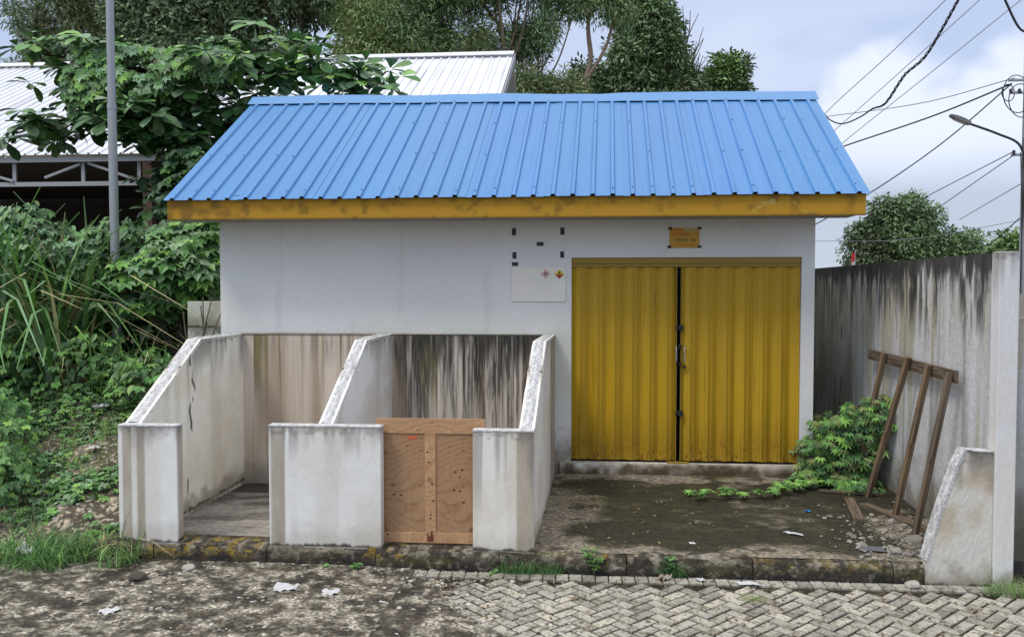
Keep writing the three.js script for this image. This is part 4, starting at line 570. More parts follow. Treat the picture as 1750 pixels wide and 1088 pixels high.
// ------------------------------------------------------------------ open shed with white roof, behind
{
  const w = thing('warehouse', 'long open shed with white ribbed metal roof behind the shrubs', 'shed');
  const roof = new THREE.Group(); roof.name = 'roof'; w.add(roof);
  const x0 = -14.2, x1 = 2.44, ns = 19; const E = (t) => V(mix(x0 - 0.1, x1 - 0.05, t), 4.83, -6.1), Rg = (t) => V(mix(x0, x1, t), 8.36, -12.4); const R = rng(50);
  const tin = M.tin.clone(); tin.side = THREE.DoubleSide;
  for (let s = 0; s < ns; s++) { const pos = [], uv = []; const pf = []; for (let q = 0; q < 4; q++) for (const [f, h] of [[0, 0], [0.4, 0], [0.44, 0.035], [0.58, 0.035], [0.62, 0]]) pf.push([(s * 4 + q + f) / (ns * 4), h]); pf.push([(s + 1) / ns + 0.0006, 0]); const lift = (s % 2) * 0.004; const n = V(0, 6.3, 3.53).normalize();
    for (let i = 0; i < pf.length - 1; i++) { const A = E(pf[i][0]).addScaledVector(n, pf[i][1] + lift), B = E(pf[i + 1][0]).addScaledVector(n, pf[i + 1][1] + lift), C = Rg(pf[i + 1][0]).addScaledVector(n, pf[i + 1][1] + lift), D = Rg(pf[i][0]).addScaledVector(n, pf[i][1] + lift); pos.push(...A, ...B, ...C, ...A, ...C, ...D); const ua = pf[i][0] * 4, ub = pf[i + 1][0] * 4; uv.push(ua, 0, ub, 0, ub, 1, ua, 0, ub, 1, ua, 1); }
    const g = new THREE.BufferGeometry(); g.setAttribute('position', new THREE.Float32BufferAttribute(pos, 3)); g.setAttribute('uv', new THREE.Float32BufferAttribute(uv, 2)); g.computeVertexNormals(); mesh('roof_sheet', g, tin, roof); }
  const cap = std({ color: rgb(0.74, 0.75, 0.77), roughness: 0.4, side: THREE.DoubleSide }); mesh('ridge_cap', merge([bar(V(x0, 8.36, -12.25), V(x1 + 0.03, 8.36, -12.25), 0.34, 0.02, V(0, 1, 0.55))]), cap, roof);
  mesh('back_slope', loft([[x0, 8.33, -12.42], [x0, 4.83, -18.7], [x0, 4.78, -18.7], [x0, 8.28, -12.42]].reverse(), [[x1, 8.33, -12.42], [x1, 4.83, -18.7], [x1, 4.78, -18.7], [x1, 8.28, -12.42]].reverse()), cap, roof);
  mesh('barge_board', merge([bar(V(x1 + 0.0, 4.74, -6.12), V(x1 + 0.05, 8.29, -12.4), 0.03, 0.18)]), M.galv, roof);
  mesh('wall', merge([box(x0, x1, -0.2, 4.9, -13.2, -13.0), box(x1 - 0.2, x1, -0.2, 4.9, -12.9, -7.2), box(x0, x0 + 0.2, -0.2, 4.9, -12.9, -7.2)]), M.shed, w);  // walls near-black: the dark of the shed interior put into their colour
  mesh('added_ceiling', box(x0 + 0.21, x1 - 0.21, 4.74, 4.77, -12.9, -6.5), M.shed, w);  // dark sheet added under the roof to make the interior look unlit
  mesh('eave_beam', box(x0, x1, 4.70, 4.79, -6.22, -6.16), M.truss, w);
  mesh('bottom_chord', box(-8.6, -4.38, 4.235, 4.32, -6.30, -6.24), M.truss, w);
  for (const x of [-8.3, -7.06, -5.62, -4.46]) mesh('truss_post', box(x - 0.035, x + 0.035, 4.322, 4.698, -6.29, -6.25), M.truss, w);
  for (const [a, b] of [[-8.3, -7.06], [-6.4, -5.66], [-5.50, -4.50]]) { const up = a === -6.4; mesh('truss_brace', bar(V(a, up ? 4.40 : 4.68, -6.235), V(b, up ? 4.66 : 4.34, -6.235), 0.05, 0.05), M.truss, w); }
  for (const x of [-4.25, -9.5, -13.5]) mesh('column', box(x - 0.09, x + 0.09, -0.2, 4.69, -6.35, -6.17), M.rust, w);
}
{ const p = thing('lamp_post', 'tall plain grey steel post rising out of the shrubs left of the garage', 'post', [-2.02, 1.1, -1.25]); mesh('lower_tube', rod(V(-0.0, -0.3, 0), V(-0.015, 3.55, 0), 0.059, 0.056, 16), M.galv, p); mesh('upper_tube', rod(V(-0.015, 3.5, 0), V(-0.03, 8.2, 0), 0.051, 0.047, 16), M.galv, p); mesh('joint_collar', rod(V(-0.015, 3.49, 0), V(-0.015, 3.56, 0), 0.061, 0.06, 16), M.galv, p); }

// ------------------------------------------------------------------ the big-leaved tree and the shrubs at left
{
  const t = thing('broad_leaved_tree', 'spreading tree with big leaves in two flat tiers before the white shed roof', 'tree', [-2.3, 1.0, -3.9]), R = rng(71), list = [], base = V(-2.3, 1.0, -3.9);
  const W = (x, y, z) => V(x, y, z).sub(base);
  limb([V(0, -0.3, 0), V(0.05, 1.4, 0), V(-0.05, 3.0, 0.05), V(0.1, 4.7, 0)], 0.13, 0.07, M.bark, 'trunk', t);
  const upper = [[W(-2.2, 5.55, -3.9), W(-3.3, 5.85, -3.6), W(-4.5, 6.0, -3.5)], [W(-2.2, 5.55, -3.9), W(-1.0, 5.75, -3.8), W(0.15, 5.75, -3.9), W(1.15, 5.5, -4.0)], [W(-2.2, 5.6, -3.9), W(-1.6, 5.9, -3.2), W(-0.6, 5.9, -3.2)], [W(-2.3, 5.2, -3.9), W(-2.9, 5.5, -4.6), W(-3.6, 5.6, -4.8)]];
  const lower = [[W(-2.3, 4.5, -3.85), W(-3.3, 5.0, -3.5), W(-4.3, 4.9, -3.4), W(-4.95, 4.72, -3.4)], [W(-2.3, 4.6, -3.85), W(-1.6, 5.0, -3.7), W(-0.95, 5.1, -3.7)], [W(-2.3, 4.5, -3.8), W(-2.4, 4.85, -3.1), W(-2.9, 4.85, -2.9)]];
  const rosette = (p, big, kinds) => { const n = 6 + Math.floor(R() * 4), a0 = R() * 6.3; for (let i = 0; i < n; i++) { const a = a0 + i / n * 6.283 + R() * 0.4, d = V(Math.cos(a), 0.35 - R() * 1.15, Math.sin(a) * 0.8 + 0.2); list.push({ m: frame(p.clone().addScaledVector(d, 0.03), d, V(d.x * 0.3 + (R() - 0.5) * 0.4, 0.85, 0.5 + (R() - 0.5) * 0.5), big * (0.75 + 0.5 * R())), c: tint(R, ...kinds), k: 0 }); } };
  const grow = (pts, r, n, drop, kinds) => { limb(pts, r, 0.015, M.bark, 'branch', t); const c = new THREE.CatmullRomCurve3(pts); for (let i = 0; i < n; i++) { const k = 0.08 + 0.92 * (i + R()) / n, s = c.getPointAt(clamp(k)), off = V((R() - 0.5) * 0.6, (R() - 0.55) * drop, (R() - 0.5) * 1.1), e = s.clone().add(off); if (i % 4 === 0) limb([s, s.clone().addScaledVector(off, 0.5).add(V(0, 0.06, 0)), e], 0.014, 0.006, M.bark, 'twig', t); rosette(e, 0.25 + 0.08 * R(), kinds); } };
  upper.forEach((p, i) => grow(p, 0.055, i < 2 ? 72 : 40, i === 1 ? 0.8 : 1.0, ['mid', 'fresh', 'grey', 'mid', 'deep'])); lower.forEach((p) => grow(p, 0.05, 46, 0.45, ['mid', 'deep', 'grey', 'deep']));
  for (let i = 0; i < 26; i++) rosette(W(-2.35 + (R() - 0.5) * 1.1, mix(2.9, 4.4, R()), -3.6 + (R() - 0.5) * 0.9), 0.25, ['deep', 'dark', 'mid']);
  foliage(t, obov, list, 290);
}
{ // vine with lobed leaves draped over the upper tier
  const t = thing('climbing_vine', 'pale lobed leaf vine draped like a curtain over the big leaved tree', 'vine', [-2.3, 5.3, -3.2]), R = rng(73), list = [], st = [];
  for (let i = 0; i < 2100; i++) { const u = R(), x = mix(-1.45, 1.25, u), hang = 0.95 - 0.35 * sm(0.3, 1, u) + 0.5 * (vn(x * 3, 1, 7) - 0.5), y = 0.72 + 0.12 * vn(x * 2.5, 4, 3) - Math.pow(R(), 0.8) * hang; if (fbm(x * 2.2, y * 2.2, 8, 3) < 0.4) continue;
    const z = -0.15 + 0.35 * Math.sin((0.72 - y) * 2.5) + (R() - 0.5) * 0.4; list.push({ m: frame(V(x, y, z), V((R() - 0.5) * 0.9, -0.75 - R() * 0.5, 0.35 + 0.5 * R()), V((R() - 0.5) * 0.5, 0.8, 0.75), 0.19 * (0.6 + 0.7 * R())), c: tint(R, 'grey', 'grey', 'mid', 'fresh', 'mid'), k: 0 }); }
  for (let i = 0; i < 14; i++) { const x = mix(-1.4, 1.2, R()); st.push(limb([V(x, 0.7, -0.3), V(x + (R() - 0.5) * 0.3, 0.3, 0), V(x + (R() - 0.5) * 0.5, -0.3, 0.1)], 0.012, 0.005, M.twig)); }
  const s = mesh('stems', merge(st), M.twig, t); s.userData.kind = 'stuff'; foliage(t, lob, list, 290);
}
// shrubs: stems and an uneven shell of leaves
function shrub(name, label, base, blobs, geos, size, kinds, seed, single) {
  const t = thing(name, label, 'shrub', base), R = rng(seed), list = [], stems = [];
  for (const [x, y, z, rx, ry, rz, n] of blobs) {
    for (let k = 0; k < 4; k++) { const e = V(x + (R() - 0.5) * rx, y + (R() - 0.2) * ry * 0.8, z + (R() - 0.5) * rz); stems.push(limb([V((R() - 0.5) * 0.2, -0.15, (R() - 0.5) * 0.2), V(e.x * 0.5, e.y * 0.45, e.z * 0.5), e], 0.014, 0.005, M.twig)); }
    for (let i = 0; i < n; i++) {
      const d = V(R() - 0.5, R() - 0.42, R() - 0.42).normalize(), k = 0.55 + 0.5 * Math.pow(R(), 0.6), q = 1 + (fbm((x + d.x) * 3.1, (y + d.y) * 3.1, seed, 3) - 0.5) * 0.7; const p = V(x + d.x * rx * k * q, y + d.y * ry * k * q, z + d.z * rz * k * q);
      const out = V(d.x * 0.7 + (R() - 0.5) * 0.9, -0.25 - R() * 0.6, d.z * 0.6 + 0.35 + (R() - 0.5) * 0.7), up = V(d.x * 0.4 + (R() - 0.5) * 0.5, 0.9, d.z * 0.5 + 0.3);
      list.push({ m: frame(p, out, up, size * (0.6 + 0.75 * R())), c: tint(R, ...kinds), k: 0 });
    }
  }
  const s = mesh('stems', merge(stems), M.twig, t); s.userData.kind = 'stuff'; foliage(t, geos, list, single); return t;
}
shrub('lobed_leaf_shrub', 'mound of large lobed leaves beside the left wall of the garage', [-1.1, 1.0, -1.5], [[0.0, 1.45, 0.1, 0.65, 0.5, 0.5, 360], [0.45, 1.85, -0.3, 0.5, 0.5, 0.5, 240], [-0.45, 1.2, 0.3, 0.5, 0.45, 0.45, 260], [0.2, 1.45, 0.3, 0.4, 0.3, 0.3, 120], [-0.3, 1.8, -0.4, 0.5, 0.45, 0.5, 200]], lob, 0.25, ['mid', 'fresh', 'mid', 'grey', 'deep'], 81, 280);
shrub('lobed_leaf_shrub', 'dark leaf mass climbing under the left end of the blue roof', [-1.0, 1.0, -3.1], [[0.2, 2.1, 0.2, 0.9, 0.8, 0.6, 360], [-0.5, 1.6, 0.1, 0.9, 0.8, 0.6, 320], [-0.7, 2.7, 0, 0.7, 0.7, 0.5, 260], [-0.95, 0.6, 0.4, 0.6, 0.6, 0.3, 300], [-1.6, 0.6, 0.5, 0.6, 0.6, 0.3, 300]], lob, 0.23, ['deep', 'mid', 'dark'], 82, 120);  // two lowest blobs added as dark leaves to darken the gap there
shrub('lobed_leaf_shrub', 'tangled creeper bank under the shed truss left of the post', [-3.2, 1.0, -1.5], [[0.2, 1.3, 0, 0.9, 0.8, 0.6, 520], [-0.8, 1.4, -0.1, 0.9, 0.95, 0.6, 460], [0.8, 1.65, -0.4, 0.7, 0.55, 0.5, 300], [-0.2, 0.6, 0.5, 1.1, 0.55, 0.5, 460], [-1.6, 1.5, 0.1, 0.8, 1.1, 0.6, 360], [-0.6, 1.95, -0.2, 0.7, 0.5, 0.4, 240]], [...lob, ...ov], 0.17, ['mid', 'deep', 'deep', 'mid', 'grey', 'dark'], 83, 280);
shrub('bramble', 'low tangle of leaves on top of the bank before the dark gap', [-1.9, 1.0, -0.6], [[-0.4, 0.25, 0.1, 0.9, 0.4, 0.5, 330], [0.6, 0.15, 0.0, 0.7, 0.3, 0.45, 220], [-1.3, 0.35, 0.4, 0.8, 0.5, 0.5, 320], [0.9, 0.1, 0.5, 0.45, 0.25, 0.3, 120]], [...ov, ...lob], 0.12, ['mid', 'fresh', 'mid', 'deep'], 84, 160);
shrub('weed_bush', 'leafy weeds at the left edge of the picture low on the bank', [-1.75, 0.3, 1.5], [[0, 0.3, 0, 0.5, 0.4, 0.4, 300], [-0.4, 0.45, -0.5, 0.5, 0.4, 0.4, 260], [0.3, 0.15, 0.5, 0.4, 0.3, 0.35, 200]], [...ov, ...lob], 0.10, ['mid', 'deep', 'mid', 'fresh'], 85, 120);
{ // the creeper by the gate and its runners over the slab
  const t = shrub('creeping_plant', 'green creeper with fingered leaves heaped between the gate and the leaning rack', [6.98, 0.08, 0.1], [[0, 0.28, 0.05, 0.30, 0.3, 0.32, 260], [0.2, 0.55, 0.1, 0.28, 0.32, 0.3, 220], [-0.05, 0.45, -0.15, 0.25, 0.3, 0.3, 150], [0.1, 0.06, 0.3, 0.28, 0.1, 0.25, 110], [-0.26, 0.06, 0.15, 0.18, 0.1, 0.16, 80], [0.36, 0.82, 0.3, 0.16, 0.2, 0.22, 110]], fanLeaf, 0.12, ['mid', 'deep', 'mid', 'fresh', 'olive'], 86, 260);
  const R = rng(87), list = [], base = V(6.98, 0.08, 0.1), run = [V(6.75, 0.10, 0.35), V(6.35, 0.085, 0.68), V(6.02, 0.08, 0.87), V(5.68, 0.085, 0.93), V(5.33, 0.075, 0.95)].map((p) => p.sub(base));
  const c = new THREE.CatmullRomCurve3(run); mesh('runner', new THREE.TubeGeometry(c, 40, 0.005, 5), M.twig, t);
  for (const [k, n, s] of [[0.05, 9, 0.13], [0.2, 8, 0.13], [0.3, 8, 0.12], [0.5, 7, 0.12], [0.72, 7, 0.12], [0.83, 7, 0.11], [0.97, 8, 0.11]]) { const p = c.getPointAt(k); for (let i = 0; i < n; i++) { const a = R() * 6.283; list.push({ m: frame(p.clone().add(V(Math.cos(a) * 0.03, 0.02 + 0.05 * R(), Math.sin(a) * 0.03)), V(Math.cos(a), 0.1 + 0.3 * R(), Math.sin(a)), V(0, 1, 0.15), s * 1.25 * (0.7 + 0.5 * R())), c: tint(R, 'fresh', 'mid', 'fresh'), k: 0 }); } }
  const lf = new Map(); list.forEach((e, i) => { const key = Math.round(e.c.g * 40); if (!lf.has(key)) lf.set(key, leafMat(e.c.r, e.c.g, e.c.b)); const m = mesh('leaf', fanLeaf[i % 2], lf.get(key), t); e.m.decompose(m.position, m.quaternion, m.scale); });
}
// grasses
const blades = [blade(0.5, 0.014), blade(1.0, 0.013), blade(0.25, 0.011), blade(1.4, 0.012)];
function grass(name, label, n, where, len, kinds, seed, group) { const R = rng(seed), list = []; for (let i = 0; i < n * 6 && list.length < n; i++) { const q = where(R); if (!q) continue; const [x, z] = q, y = q[2] ?? groundH(x, z), L = len * (0.45 + 0.8 * R()), a = R() * 6.283, tilt = 0.05 + 0.35 * R(); const up = V(Math.cos(a) * tilt, 1, Math.sin(a) * tilt); const w = q[3] ?? 1; const m = frame(V(x, y - 0.01, z), V(Math.cos(a), 0, Math.sin(a)), up, L); const e = m.elements; // y axis along the blade
    const yv = up.clone().normalize(), zv = V(Math.cos(a), 0, Math.sin(a)), xv = new THREE.Vector3().crossVectors(yv, zv).normalize(); zv.crossVectors(xv, yv); list.push({ m: new THREE.Matrix4().makeBasis(xv.multiplyScalar(Math.min(L, 0.55) * w), yv.multiplyScalar(L), zv.multiplyScalar(L)).setPosition(x, y - 0.01, z), c: tint(R, ...kinds) }); }
  const t = new THREE.Group(); t.name = numbered(name); scene.add(t); t.userData.kind = 'stuff'; tag(t, label, 'grass'); blades.forEach((b, q) => instanced('blades', b, white1, list.filter((_, i) => i % 4 === q), t)); return t; }
grass('tall_grass', 'tall arching cane grass at the left edge before the shed truss', 620, (R) => { const x = mix(-4.6, -2.3, R()), z = mix(-1.6, -0.3, R()); return [x, z, undefined, 5.2]; }, 2.2, ['fresh', 'mid', 'grey', 'straw', 'mid'], 91);
grass('tall_grass', 'thin long grass stalks on the bank top by the dark gap', 110, (R) => [mix(-2.4, -0.4, R()), mix(-1.1, -0.3, R()), undefined, 1.6], 1.0, ['mid', 'straw', 'fresh'], 92);
grass('bank_grass', 'short rough grass scattered over the left bank', 7500, (R) => { const x = mix(-4.2, 0.15, R()), z = mix(-1.2, 2.75, R()), n = fbm(x * 1.6 + 4, z * 1.6, 51, 3); if (n < 0.40 + 0.12 * sm(-1.2, -0.2, x) * sm(0.2, 0.9, z)) return null; return [x, z, undefined, 1]; }, 0.19, ['mid', 'deep', 'olive', 'fresh', 'straw'], 93);
const tuftAt = (cx, cz, rx, rz, y) => (R) => { const a = R() * 6.283, k = Math.sqrt(R()); return [cx + Math.cos(a) * k * rx, cz + Math.sin(a) * k * rz, y]; };
grass('grass_tuft', 'thick green grass tuft beside the left end of the kerb', 1500, (R) => { const q = tuftAt(-0.18, 2.72, 0.62, 0.32)(R); return fbm(q[0] * 4, q[1] * 6, 3, 2) < 0.46 + 0.15 * Math.abs(q[0] + 0.1) ? null : [q[0], q[1], Math.max(groundH(q[0], q[1]), -0.16)]; }, 0.3, ['mid', 'fresh', 'deep', 'mid'], 94);
grass('grass_tuft', 'few seeding stalks against the left front panel of the enclosure', 26, (R) => [mix(0.1, 0.45, R()), 2.66, -0.17], 0.46, ['straw', 'olive', 'mid'], 95);
grass('grass_tuft', 'spreading grass at the foot of the kerb right of the refuse enclosure', 420, tuftAt(3.80, 2.63, 0.3, 0.05, -0.17), 0.17, ['mid', 'deep', 'mid'], 96);
grass('grass_tuft', 'small grass tuft on the kerb face under the middle of the gate', 150, tuftAt(4.98, 2.625, 0.12, 0.02, -0.14), 0.15, ['mid', 'deep'], 97);
grass('grass_tuft', 'light green grass at the foot of the pillar in the bottom right corner', 420, tuftAt(7.58, 2.76, 0.24, 0.12, -0.17), 0.15, ['fresh', 'mid', 'olive'], 98);
grass('moss_tuft', 'yellow green moss tuft growing between the pavers at right', 420, tuftAt(5.54, 3.05, 0.10, 0.06, -0.165), 0.055, ['fresh', 'olive', 'straw'], 99);
{ // leafy ground cover on the bank
  const R = rng(111), list = []; for (let i = 0; i < 40000 && list.length < 10500; i++) { const x = mix(-4.4, 0.18, R()), z = mix(-1.6, 2.8, R()), n = fbm(x * 1.3 + 9, z * 1.3, 61, 3); const bare = sm(-1.0, -0.3, x) * sm(0.1, 0.7, z) * 0.13; if (n < 0.33 + bare) continue; const y = groundH(x, z) + 0.02 + R() * 0.16 * sm(0.36, 0.6, n); const a = R() * 6.283; list.push({ m: frame(V(x, y, z), V(Math.cos(a), -0.1 - R() * 0.4, Math.sin(a)), V((R() - 0.5) * 0.7, 1, 0.25 + (R() - 0.5) * 0.6), 0.05 + 0.075 * R()), c: tint(R, 'mid', 'fresh', 'deep', 'mid', 'grey') }); }
  const t = new THREE.Group(); t.name = 'ground_cover'; t.userData.kind = 'stuff'; scene.add(t); tag(t, 'carpet of small green leaves over the left bank', 'ground cover'); [lob[0], lob[1], ov[0]].forEach((g, q) => instanced('leaves', g, white1, list.filter((_, i) => i % 3 === q), t));
}
function weed(label, x, y, z, h, n, size, seed, kinds = ['fresh', 'mid']) { const t = thing('weed', label, 'weed', [x, y, z]), R = rng(seed); for (let s = 0; s < 3; s++) { const e = V((R() - 0.5) * h * 0.7, h * (0.6 + 0.4 * R()), (R() - 0.3) * h * 0.4), c = [V(0, 0, 0), V(e.x * 0.3, e.y * 0.5, e.z * 0.3), e]; limb(c, 0.004, 0.002, M.twig, 'stem', t); const cv = new THREE.CatmullRomCurve3(c); for (let i = 0; i < n / 3; i++) { const p = cv.getPointAt(clamp(0.3 + 0.7 * i / (n / 3))), a = R() * 6.283, m = mesh('leaf', lob[i % 2], leafMat(...tint(R, ...kinds).toArray()), t); frame(p, V(Math.cos(a), 0.2, Math.sin(a)), V(0, 1, 0.3), size * (0.7 + 0.6 * R())).decompose(m.position, m.quaternion, m.scale); } } }
weed('bright leafy weed growing up the kerb right of the refuse enclosure', 4.335, -0.15, 2.62, 0.27, 18, 0.075, 121); weed('small weed on the kerb foot under the middle front panel', 2.33, -0.17, 2.64, 0.1, 9, 0.06, 122); weed('tiny weed left of another weed under the middle front panel', 2.08, -0.17, 2.64, 0.06, 6, 0.045, 123); weed('tiny weed at the kerb foot under the right front panel', 3.5, -0.17, 2.65, 0.06, 6, 0.045, 124); weed('leafy weed hanging on the kerb face under the gate', 4.93, -0.1, 2.62, 0.13, 12, 0.07, 125, ['mid', 'deep']);

// ------------------------------------------------------------------ litter and stones
function scrap(name, label, cat, x, y, z, w, d, h, mat, seed, turn = 0) { // crumpled sheet
  const n = 7, g = new THREE.PlaneGeometry(w, d, n, n).rotateX(-Math.PI / 2), p = g.attributes.position; for (let i = 0; i < p.count; i++) { const a = p.getX(i) / w, b = p.getZ(i) / d; const r = 1 + (fbm(a * 3 + seed, b * 3, seed, 3) - 0.5) * 1.1; p.setXYZ(i, p.getX(i) * r, Math.abs(fbm(a * 5 + 3, b * 5, seed + 3, 3) - 0.42) * h * 3, p.getZ(i) * r); } g.computeVertexNormals(); const m = mesh(name, g, mat, null); m.position.set(x, y, z); m.rotation.y = turn; tag(m, label, cat); return m;
}
scrap('paper_scrap', 'largest crumpled white scrap on the mud before the middle panel', 'litter', 1.93, -0.155, 3.15, 0.19, 0.13, 0.04, M.paper, 1, 0.3); scrap('paper_scrap', 'white scrap on the mud before the plywood panel', 'litter', 2.3, -0.155, 3.21, 0.13, 0.1, 0.03, M.paper, 2); scrap('paper_scrap', 'white scrap on the mud low in the bottom left of the picture', 'litter', 0.81, -0.15, 3.71, 0.13, 0.1, 0.03, M.paper, 3);
scrap('paper_scrap', 'white torn scrap caught in the grass at far left of the kerb', 'litter', -0.47, -0.05, 2.8, 0.13, 0.13, 0.1, M.paper, 4); scrap('paper_scrap', 'white sliver lying on the slab at right before the creeper runners', 'litter', 6.1, 0.03, 1.96, 0.16, 0.035, 0.02, M.paper, 5, -0.4); scrap('paper_scrap', 'small white scrap near the slab edge before the gate', 'litter', 5.18, 0.012, 2.25, 0.05, 0.04, 0.01, M.paper, 6); scrap('paper_scrap', 'flat white scrap on the pavers by the kerb right of the gate middle', 'litter', 5.55, -0.15, 2.74, 0.17, 0.06, 0.015, M.paper, 7); scrap('paper_scrap', 'little white scrap beside the weedy kerb under the gate', 'litter', 5.19, -0.15, 2.69, 0.07, 0.05, 0.02, M.paper, 8);
scrap('paper_scrap', 'white scrap high on the left bank', 'litter', -1.5, groundH(-1.5, 0.0) + 0.05, 0.0, 0.13, 0.2, 0.05, M.paper, 9); scrap('paper_scrap', 'white scrap halfway down the left bank', 'litter', -1.02, groundH(-1.02, 0.9) + 0.04, 0.9, 0.1, 0.08, 0.03, M.paper, 10);
scrap('plastic_bag', 'grey green crumpled bag lying against the left end of the enclosure', 'bag', 0.02, groundH(0.02, 1.95) + 0.05, 1.95, 0.22, 0.2, 0.16, std({ color: rgb(0.20, 0.22, 0.19), roughness: 0.4, side: THREE.DoubleSide }), 11); scrap('plastic_scrap', 'tiny bright blue scrap on the slab before the creeper', 'litter', 6.41, 0.055, 1.29, 0.05, 0.04, 0.02, std({ color: rgb(0.03, 0.22, 0.5), side: THREE.DoubleSide }), 12); scrap('plastic_scrap', 'small blue scrap on the upper left bank', 'litter', -0.9, groundH(-0.9, 0.3) + 0.04, 0.3, 0.1, 0.06, 0.03, std({ color: rgb(0.10, 0.25, 0.42), side: THREE.DoubleSide }), 13); scrap('wet_patch', 'grey blue flat wet patch on the slab by the kerb near the buttress', 'litter', 6.66, 0.012, 2.29, 0.2, 0.12, 0.008, std({ color: rgb(0.15, 0.16, 0.175), roughness: 0.35, side: THREE.DoubleSide }), 14);  // last flat sheet stands in for a bluish-grey wet patch
scrap('dry_leaf', 'curled pale leaf standing at the kerb foot beside the weed', 'leaf', 4.9, -0.155, 2.69, 0.10, 0.07, 0.06, std({ color: rgb(0.42, 0.36, 0.28), side: THREE.DoubleSide }), 15, 0.7);
const stoneGeo = (seed, r) => { const g = new THREE.IcosahedronGeometry(r, 2), p = g.attributes.position; for (let i = 0; i < p.count; i++) { const v = V(p.getX(i), p.getY(i), p.getZ(i)), k = 0.55 + 0.9 * fbm(v.x / r * 1.6 + seed, v.y / r * 1.6 + v.z / r, seed, 4); p.setXYZ(i, v.x * k * 1.25, v.y * k * 0.7, v.z * k); } g.computeVertexNormals(); return faceUV(g); };
{ const st = (label, x, y, z, r, c, s) => { const m = mesh('stone', stoneGeo(s, r * 0.8), std({ flatShading: true, color: rgb(...c), bumpMap: T.fine, bumpScale: 0.004 }), null); m.position.set(x, y, z); tag(m, label, 'stone'); };
  st('round dark stone on the mud before the left front panel', 0.66, -0.13, 3.05, 0.075, [0.075, 0.062, 0.048], 3); st('pale stone at the foot of the buttress', 6.83, -0.135, 2.70, 0.055, [0.40, 0.38, 0.33], 5); st('flat pale stone lying by the kerb under the left panel', 0.95, -0.14, 2.78, 0.06, [0.38, 0.36, 0.32], 7); st('pale stone half hidden in the grass at far left', -0.62, -0.1, 2.7, 0.07, [0.36, 0.33, 0.28], 9); st('lump of broken mortar at the right end of the slab', 7.1, 0.03, 2.1, 0.1, [0.22, 0.20, 0.165], 11); st('grey lump beside the broken mortar at the slab end', 6.82, 0.02, 2.35, 0.06, [0.28, 0.26, 0.23], 13);
  const R = rng(131), list = []; const chip = faceUV(new THREE.DodecahedronGeometry(0.017, 0).scale(1.3, 0.6, 1)).toNonIndexed ? faceUV(new THREE.DodecahedronGeometry(0.017, 0).scale(1.3, 0.6, 1)) : null; for (let i = 0; i < 7500; i++) { const road = R() < 0.6; let x, z, y; if (road) { x = mix(-1.2, 4.2, Math.pow(R(), 1.2)); z = mix(2.62, 4.3, R()); y = -0.158 - sm(2.8, 4, x) * 0.01; } else { x = mix(-2.4, 0.1, R()); z = mix(-0.2, 2.7, R()); y = groundH(x, z); } const a = R(); const k = 0.16 + 0.26 * R(); list.push({ m: frame(V(x, y, z), V(R() - 0.5, 0.1, R() - 0.5), V(0, 1, 0), 0.2 + Math.pow(R(), 4) * 1.2), c: a < 0.2 ? rgb(0.55, 0.53, 0.5) : rgb(k, k * 0.92, k * 0.8) }); }
  for (let i = 0; i < 500; i++) { const x = mix(6.3, 7.4, Math.sqrt(R())), z = mix(0.9, 2.5, Math.sqrt(R())), k = 0.13 + 0.25 * R(); list.push({ m: frame(V(x, slabY(z) + 0.008, z), V(R() - 0.5, 0.1, R() - 0.5), V(0, 1, 0), 0.25 + Math.pow(R(), 3) * 1.6), c: rgb(k, k * 0.93, k * 0.8) }); }
  const g = instanced('gravel', chip, std({ roughness: 0.95 }), list); tag(g, 'loose chips of stone over the mud and bank', 'gravel');
  const lit = []; for (let i = 0; i < 800; i++) { const slab = R() < 0.3; const x = slab ? mix(3.95, 7.3, R()) : mix(-0.5, 7.6, R()), z = slab ? mix(0.1, 2.5, R()) : mix(2.62, 4.2, R()); const y = slab ? slabY(z) + 0.008 : -0.152; const a = R() * 6.283; lit.push({ m: frame(V(x, y, z), V(Math.cos(a), 0.05, Math.sin(a)), V((R() - 0.5) * 0.5, 1, (R() - 0.5) * 0.5), 0.02 + 0.035 * R()), c: R() < 0.6 ? rgb(0.16, 0.11, 0.06) : rgb(0.25, 0.2, 0.13) }); }
  tag(instanced('leaf_litter', ov[1], white1, lit), 'small brown fallen leaves over slab and paving', 'leaf litter');
}

